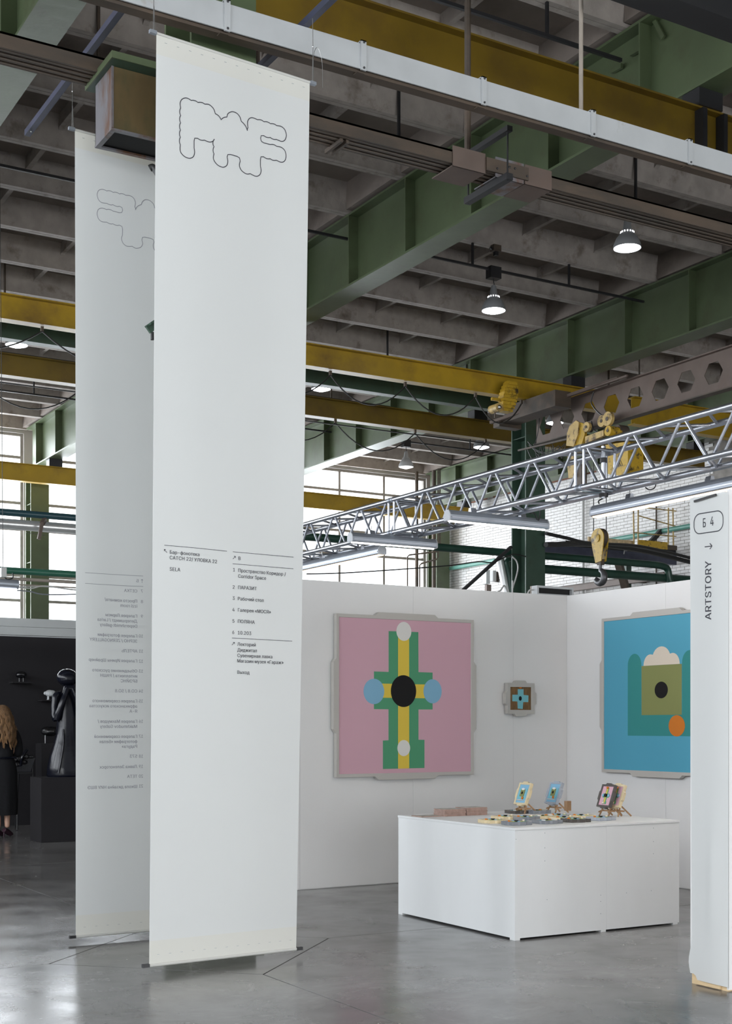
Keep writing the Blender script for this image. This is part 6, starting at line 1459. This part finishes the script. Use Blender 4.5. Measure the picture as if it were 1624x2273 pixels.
fm_ = {'c': m_cream_res, 'g': m_grey_res, 'd': m_dark_res, 'l': m_lgrey_res}
for k, (u, v, cc_, dd, lab) in enumerate(flat):
    p = at_z(u, v, TH+.015); ang = radians(random.uniform(-6, 6)+90)
    mini('flat_relief', lab, 'flat relief', 'reliefs lying on the plinth', fm_[cc_], 'pink' if dd == 'p' else 'blue', w=.15, h=.17, depth=.026,
         matrix=Matrix.Translation((p.x, p.y, TH+.0005)) @ Matrix.Rotation(ang, 4, 'Z'))
# stacks of printed boards
def boards(u, v, n, lab, top, w=.20, d=.155):
    base = at_z(u, v, TH)
    src = None
    for k in range(n):
        if src is None:
            g = thing('printed_board', (0, 0, 0), lab, 'board', lab.replace('one of ', '').replace('thin ', ''))
            MB().box(-w/2, w/2, -d/2, d/2, 0, .0062).build('board', m_card, g, local=True)
            MB().box(-w/2+.004, w/2-.004, -d/2+.004, d/2-.004, .0062, .0066).build('print', m_cardtop, g, local=True)
            freeze(g); src = g
        else: g = dup(src)
        g.location = (base.x+random.uniform(-.003, .003), base.y+random.uniform(-.003, .003), TH+.0004+k*.0069); g.rotation_euler = (0, 0, radians(random.uniform(-1.5, 1.5)))
        if k == n-1: g['label'] = top
boards(998, 1810.5, 8, 'one of the thin boards in the left stack on the plinth', 'topmost board of the left stack on the plinth')
boards(1046, 1808.5, 9, 'one of the thin boards in the right stack on the plinth', 'topmost board of the right stack on the plinth')
boards(948, 1812, 1, 'x', 'single printed board lying by the left edge of the plinth')
wb_ = at_z(1259, 1799.5, TH)
MB().box(wb_.x-.02, wb_.x+.025, wb_.y-.02, wb_.y+.02, TH, TH+.082).build('wooden_block', m_wood, None, label='upright brown wooden block behind the middle easel', cat='block', origin=(wb_.x, wb_.y, TH), bevel=.002)

# ------------------------------------------------------------------ black booth contents
pd = thing('black_plinth', (5.3, 16.95, 0), 'tall black plinth under the big glossy black figure', 'plinth')
px0, px1, py0, py1 = 5.06, 5.72, 16.80, 17.28
ph_ = .83
MB().box(px0, px1, py0, py1, 0, ph_).build('body', m_blackwall, pd, bevel=.004)
# statue: one continuous body from elliptic sections plus arms
sx, sy, sz = at_y(149, 1600, 17.02).x, 17.02, ph_
st = thing('figure_sculpture', (sx, sy, sz), 'glossy black stylised female figure with round head on the black plinth', 'sculpture')
def loft(secs, n=28):
    b = MB(); vs = []; fs = []
    for (cx_, cy_, z, rx, ry) in secs:
        for k in range(n):
            a = 2*pi*k/n; vs.append((cx_+rx*cos(a)+0, cy_+ry*sin(a), z))
    for i in range(len(secs)-1):
        for k in range(n): fs.append((i*n+k, i*n+(k+1) % n, (i+1)*n+(k+1) % n, (i+1)*n+k))
    fs += [tuple(range(n-1, -1, -1)), tuple((len(secs)-1)*n+k for k in range(n))]
    return b.add(vs, fs)
secs = [(0, 0, 0, .262, .18), (0, 0, .03, .272, .19), (0, 0, .12, .262, .18), (0, 0, .28, .228, .165), (0, 0, .44, .175, .14), (0, 0, .56, .145, .12), (0, 0, .66, .14, .11), (0, 0, .76, .14, .105), (0, 0, .90, .13, .10), (0, 0, 1.0, .12, .09), (0, 0, 1.06, .10, .075), (0, 0, 1.10, .06, .055), (0, 0, 1.18, .05, .05), (0, -.01, 1.20, .085, .085), (0, -.015, 1.225, .115, .105), (0, -.015, 1.265, .136, .12), (0, -.012, 1.305, .138, .12), (0, -.01, 1.345, .125, .11), (0, -.005, 1.38, .092, .085), (0, 0, 1.40, .05, .05), (0, 0, 1.407, .01, .01)]
def Ls(secs): return loft([(sx+a, sy+b_, sz+z, rx, ry) for a, b_, z, rx, ry in secs], 32)
Ls(secs).build('body', m_gloss, st, True)
for s in (-1, 1):
    MB().tube(smoothpath([(sx+s*.08, sy, sz+1.085), (sx+s*.15, sy-.01, sz+1.05), (sx+s*.172, sy-.02, sz+.93), (sx+s*.178, sy-.04, sz+.80), (sx+s*.165, sy-.07, sz+.74)], 5), [.035]*3+[.048]*12+[.05]*4+[.042]*2, 12).build('upper_arm', m_gloss, st, True)
    MB().tube(smoothpath([(sx+s*.165, sy-.07, sz+.75), (sx+s*.13, sy-.12, sz+.90), (sx+s*.075, sy-.13, sz+1.04), (sx+s*.03, sy-.12, sz+1.15)], 5), [.045]*4+[.038]*6+[.03]*5+[.028], 12).build('forearm', m_gloss, st, True)
MB().tube(smoothpath([(sx-.09, sy-.11, sz+.62), (sx-.10, sy-.145, sz+.42), (sx-.14, sy-.165, sz+.2), (sx-.17, sy-.165, sz+.05)]), .013, 8).build('drape_fold', m_gloss, st, True)
MB().tube([(sx-.055, sy-.10, sz+1.15), (sx+.055, sy-.10, sz+1.15)], .045, 14).build('clasped_hands', m_gloss, st, True)
# shelves with sculptures on the black wall
def shelf(u0, u1, v, lab):
    a = at_y(u0, v, 19.7); c = at_y(u1, v, 19.7)
    g = MB().box(a.x, c.x, 19.66, 19.898, a.z-.015, a.z+.005).build('wall_shelf', m_blackwall, None, label=lab, cat='shelf', group='black wall shelves', origin=(a.x, 19.9, a.z)); return a, c
def lump(c, r, sx_, sy_, sz_, m, nm, par, seed=1):
    rnd = random.Random(seed); bm = bmesh.new(); bmesh.ops.create_icosphere(bm, subdivisions=4, radius=1)
    dirs = [Vector((rnd.uniform(-1, 1), rnd.uniform(-1, 1), rnd.uniform(-1, 1))).normalized() for _ in range(38)]
    for v in bm.verts:
        d = max(v.co.dot(q) for q in dirs); v.co *= (.80+.22*sqrt(max(0, (d-.75)/.25)))
        v.co = Vector((v.co.x*r*sx_, v.co.y*r*sy_, v.co.z*r*sz_))+Vector(c)-WL.get(par, Vector())
    me = bpy.data.meshes.new(nm); bm.to_mesh(me); bm.free(); me.materials.append(m); me.polygons.foreach_set('use_smooth', [True]*len(me.polygons))
    o = bpy.data.objects.new(nm, me); COL.objects.link(o); o.parent = par; WL[o] = WL[par]; return o
a, c = shelf(27, 69, 1514, 'black wall shelf with the black lumpy sculpture, left')
m_ = at_y(47, 1498, 19.78)
g = thing('lumpy_sculpture', (m_.x, m_.y, a.z+.005), 'black lumpy cloud-like sculpture on the left wall shelf', 'sculpture')
lump(m_, .085, 1.0, .8, .62, m_gloss2, 'cloud', g, 3)
for s in (-1, 1): MB().tube([(m_.x+s*.03, m_.y, m_.z-.03), (m_.x+s*.03, m_.y, a.z+.005)], .008, 8).build('leg', m_gloss2, g)
a, c = shelf(92, 135, 1554, 'black wall shelf with the white sheep-like sculpture')
m_ = at_y(112, 1539, 19.78)
g = thing('sheep_sculpture', (m_.x, m_.y, a.z+.005), 'small white plaster sheep-like sculpture on the right wall shelf', 'sculpture')
lump(m_, .085, 1.0, .7, .62, m_plaster_w, 'body', g, 5); lump(m_+Vector((-.075, 0, -.0)), .03, 1, .8, .9, m_plaster_w, 'head', g, 6)
for s, t in ((-1, -1), (1, -1), (-1, 1), (1, 1)): MB().tube([(m_.x+s*.035, m_.y+t*.02, m_.z-.02), (m_.x+s*.035, m_.y+t*.02, a.z+.012), (m_.x+s*.035-.012, m_.y+t*.02, a.z+.006)], .010, 8).build('leg', m_plaster_w, g)
# low plinth with the glossy disc sculpture
q = at_y(104, 1830, 19.45)
g = thing('narrow_black_plinth', (q.x+.1, 19.5, 0), 'narrow black plinth against the black wall, behind the figure', 'plinth')
zt_ = at_y(100, 1650, 19.4).z
MB().box(q.x-.11, q.x+.25, 19.35, 19.65, 0, zt_).build('body', m_blackwall, g)
m_ = at_y(112, 1623, 19.45)
g = thing('shell_sculpture', (m_.x, 19.45, zt_), 'glossy black shell sculpture on thin legs, on the narrow black plinth', 'sculpture')
lump((m_.x, 19.45, m_.z), .15, 1.0, .7, .5, m_gloss2, 'shell', g, 9)
for s in (-.08, .08): MB().tube([(m_.x+s, 19.45, m_.z-.03), (m_.x+s, 19.45, zt_)], .006, 6).build('leg', m_wire, g)
# easel with black relief
e = at_y(48, 1700, 19.0)
g = thing('display_easel', (e.x, 19.0, 0), 'black easel carrying a glossy black relief, right of the woman', 'easel')
t0 = at_y(48, 1664, 19.05)
for u in (38, 72): 
    f = at_z(u-4 if u < 50 else u+8, 1843, 0.0)
    MB().tube([(at_y(u, 1700, 19).x, 19.0, at_y(u, 1700, 19).z), (f.x, 18.9, 0.01)], .012, 8).build('leg', m_black, g)
MB().tube([(e.x, 19.05, t0.z), (e.x+.02, 19.4, .01)], .012, 8).build('rear_leg', m_black, g)
a = at_y(22, 1713, 18.98); c = at_y(70, 1714, 18.98); MB().box(a.x, c.x, 18.94, 19.0, c.z-.02, c.z).build('tray', m_black, g)
bo = thing('black_relief', (e.x, 18.97, a.z), 'glossy black relief panel with curled forms resting on the easel', 'relief')
q0, q1, q2, q3 = at_y(22, 1713, 18.97), at_y(68, 1713, 18.97), at_y(77, 1682, 19.0), at_y(30, 1680, 19.0)
MB().prism([(q0.x, q0.z), (q1.x, q1.z), (q2.x, q2.z), (q3.x, q3.z)], lambda a, c, d: (a, d, c), 18.975, 19.0).build('board', m_gloss, bo)
for k, (u, v, r) in enumerate(((32, 1686, .05), (45, 1684, .055), (58, 1680, .045), (70, 1680, .035), (40, 1697, .045), (54, 1692, .045))):
    p = at_y(u, v, 18.95); lump(p, r, 1.1, .4, .8, m_gloss2, 'curled_form', bo, k+20)
MB().tube(smoothpath([at_y(46, 1700, 18.93), at_y(50, 1680, 18.9), at_y(60, 1664, 18.93)]), .02, 8).build('rim', m_gloss, bo, True)

# ------------------------------------------------------------------ the woman
WX, WY_ = at_y(5, 1862, 17.9).x, 17.9
def skin_obj(name, pts, edges, rad, m, parent, root=0, sub=2):
    me = bpy.data.meshes.new(name); off = WL[parent]
    me.from_pydata([Vector(p)-off for p in pts], edges, []); o = bpy.data.objects.new(name, me); COL.objects.link(o); o.parent = parent; WL[o] = off
    sk = o.modifiers.new('skin', 'SKIN'); sk.use_smooth_shade = True
    for i, r in enumerate(rad):
        v = me.skin_vertices[0].data[i]; v.radius = (r, r) if not isinstance(r, tuple) else r; v.use_root = (i == root)
    ss = o.modifiers.new('smooth', 'SUBSURF'); ss.levels = sub; ss.render_levels = sub
    me.materials.append(m); return o
wm = thing('person', (WX, WY_, 0), 'woman seen from behind with long wavy auburn hair, black dress and plum heels', 'person')
def w(x, y, z): return (WX+x, WY_+y, z)
# body: pelvis root, spine, neck, head, arms folded in front (+y), legs
P = [w(0, 0, .98), w(0, 0, 1.12), w(0, 0, 1.28), w(0, .0, 1.40), w(0, 0, 1.48), w(0, .01, 1.54), w(0, .015, 1.62), w(0, .015, 1.71),
     w(-.15, 0, 1.40), w(-.20, .04, 1.14), w(-.05, .20, 1.12), w(.05, .21, 1.13),
     w(.15, 0, 1.40), w(.20, .04, 1.14), w(.05, .22, 1.16), w(-.05, .23, 1.17),
     w(-.08, 0, .90), w(-.065, .01, .52), w(-.06, -.02, .12), w(.08, 0, .90), w(.065, .01, .52), w(.06, -.03, .12)]
E = [(0, 1), (1, 2), (2, 3), (3, 4), (4, 5), (5, 6), (6, 7), (3, 8), (8, 9), (9, 10), (10, 11), (3, 12), (12, 13), (13, 14), (14, 15), (0, 16), (16, 17), (17, 18), (0, 19), (19, 20), (20, 21)]
R_ = [(.15, .11), (.12, .09), (.13, .095), (.13, .09), .055, .055, .095, .06, .06, .045, .035, .022, .06, .045, .035, .022, .085, .055, .036, .085, .055, .036]
skin_obj('body', P, E, R_, m_skin, wm)
# dress: lofted over the body, long sleeves
def LW(secs, nm, m, n=36, wav=0.):
    b = MB(); vs = []; fs = []
    for (x, y, z, rx, ry, wv) in secs:
        for k in range(n):
            a = 2*pi*k/n; q = 1+wv*cos(9*a); vs.append(w(x+rx*cos(a)*q, y+ry*sin(a)*q, z))
    for i in range(len(secs)-1):
        for k in range(n): fs.append((i*n+k, i*n+(k+1) % n, (i+1)*n+(k+1) % n, (i+1)*n+k))
    return b.add(vs, fs).build(nm, m, wm, True)
LW([(0, 0, 1.475, .065, .065, 0), (0, 0, 1.455, .12, .08, 0), (0, 0, 1.42, .175, .105, 0), (0, 0, 1.32, .17, .12, 0), (0, 0, 1.18, .145, .115, 0), (0, 0, 1.08, .14, .115, 0), (0, 0, 1.0, .175, .135, .0), (0, 0, .90, .195, .15, .01), (0, 0, .70, .20, .16, .02), (0, 0, .50, .205, .17, .03), (0, 0, .34, .20, .17, .035), (0, 0, .30, .195, .165, .035)], 'dress', m_blackcloth)
for s in (-1, 1):
    MB().tube(smoothpath([w(s*.13, 0, 1.42), w(s*.195, .01, 1.33), w(s*.225, .03, 1.15), w(s*.19, .12, 1.11), w(s*.02, .215, 1.14)], 5), [.065]*4+[.062]*8+[.055]*4+[.045]*5, 14).build('sleeve', m_blackcloth, wm, True)
MB().tube([w(-.155, -.09, 1.07), w(-.05, -.13, 1.065), w(.05, -.13, 1.065), w(.155, -.09, 1.07)], .016, 8).build('belt', m_gloss, wm, True)
# hair: a cap and wavy locks falling to mid back
hair = MB()
hair.ball(w(0, -.005, 1.645), .118, 1, 1.05, 1.12, n=24, m=14)
rnd = random.Random(11)
for k in range(46):
    a = radians(rnd.uniform(165, 375)); r0 = .095; rr_ = rnd.uniform(.8, 1.2)
    pts = []
    L = rnd.uniform(.36, .50)
    for i in range(12):
        f = i/11; rad_ = r0+.055*sin(f*pi*.6)*rr_+(.03*f if cos(a) > 0 else 0)
        pts.append(w(rad_*cos(a)*.95+.012*sin(f*15+k), rad_*sin(a)*.95-.02*f+.010*cos(f*14+k*2), 1.68-L*f-.05*(1-rr_)))
    hair.tube(pts, [.022]*2+[.026]*6+[.020]*2+[.014, .006], 7)
hair.build('hair', m_hair, wm, True)
for s, dx in ((-1, -.02), (1, .02)):
    x = s*.06
    sh = MB(); sh.tube([w(x+.10, .06, .03), w(x+.07, .045, .035), w(x+.03, .02, .055), w(x-.0, -.01, .075), w(x-.03, -.035, .085), w(x-.05, -.05, .10)], [.012, .03, .038, .038, .036, .03], 12)
    sh.tube([w(x-.045, -.045, .08), w(x-.052, -.05, 0.0)], [.018, .007], 8)
    sh.build('shoe', m_shoe, wm, True)
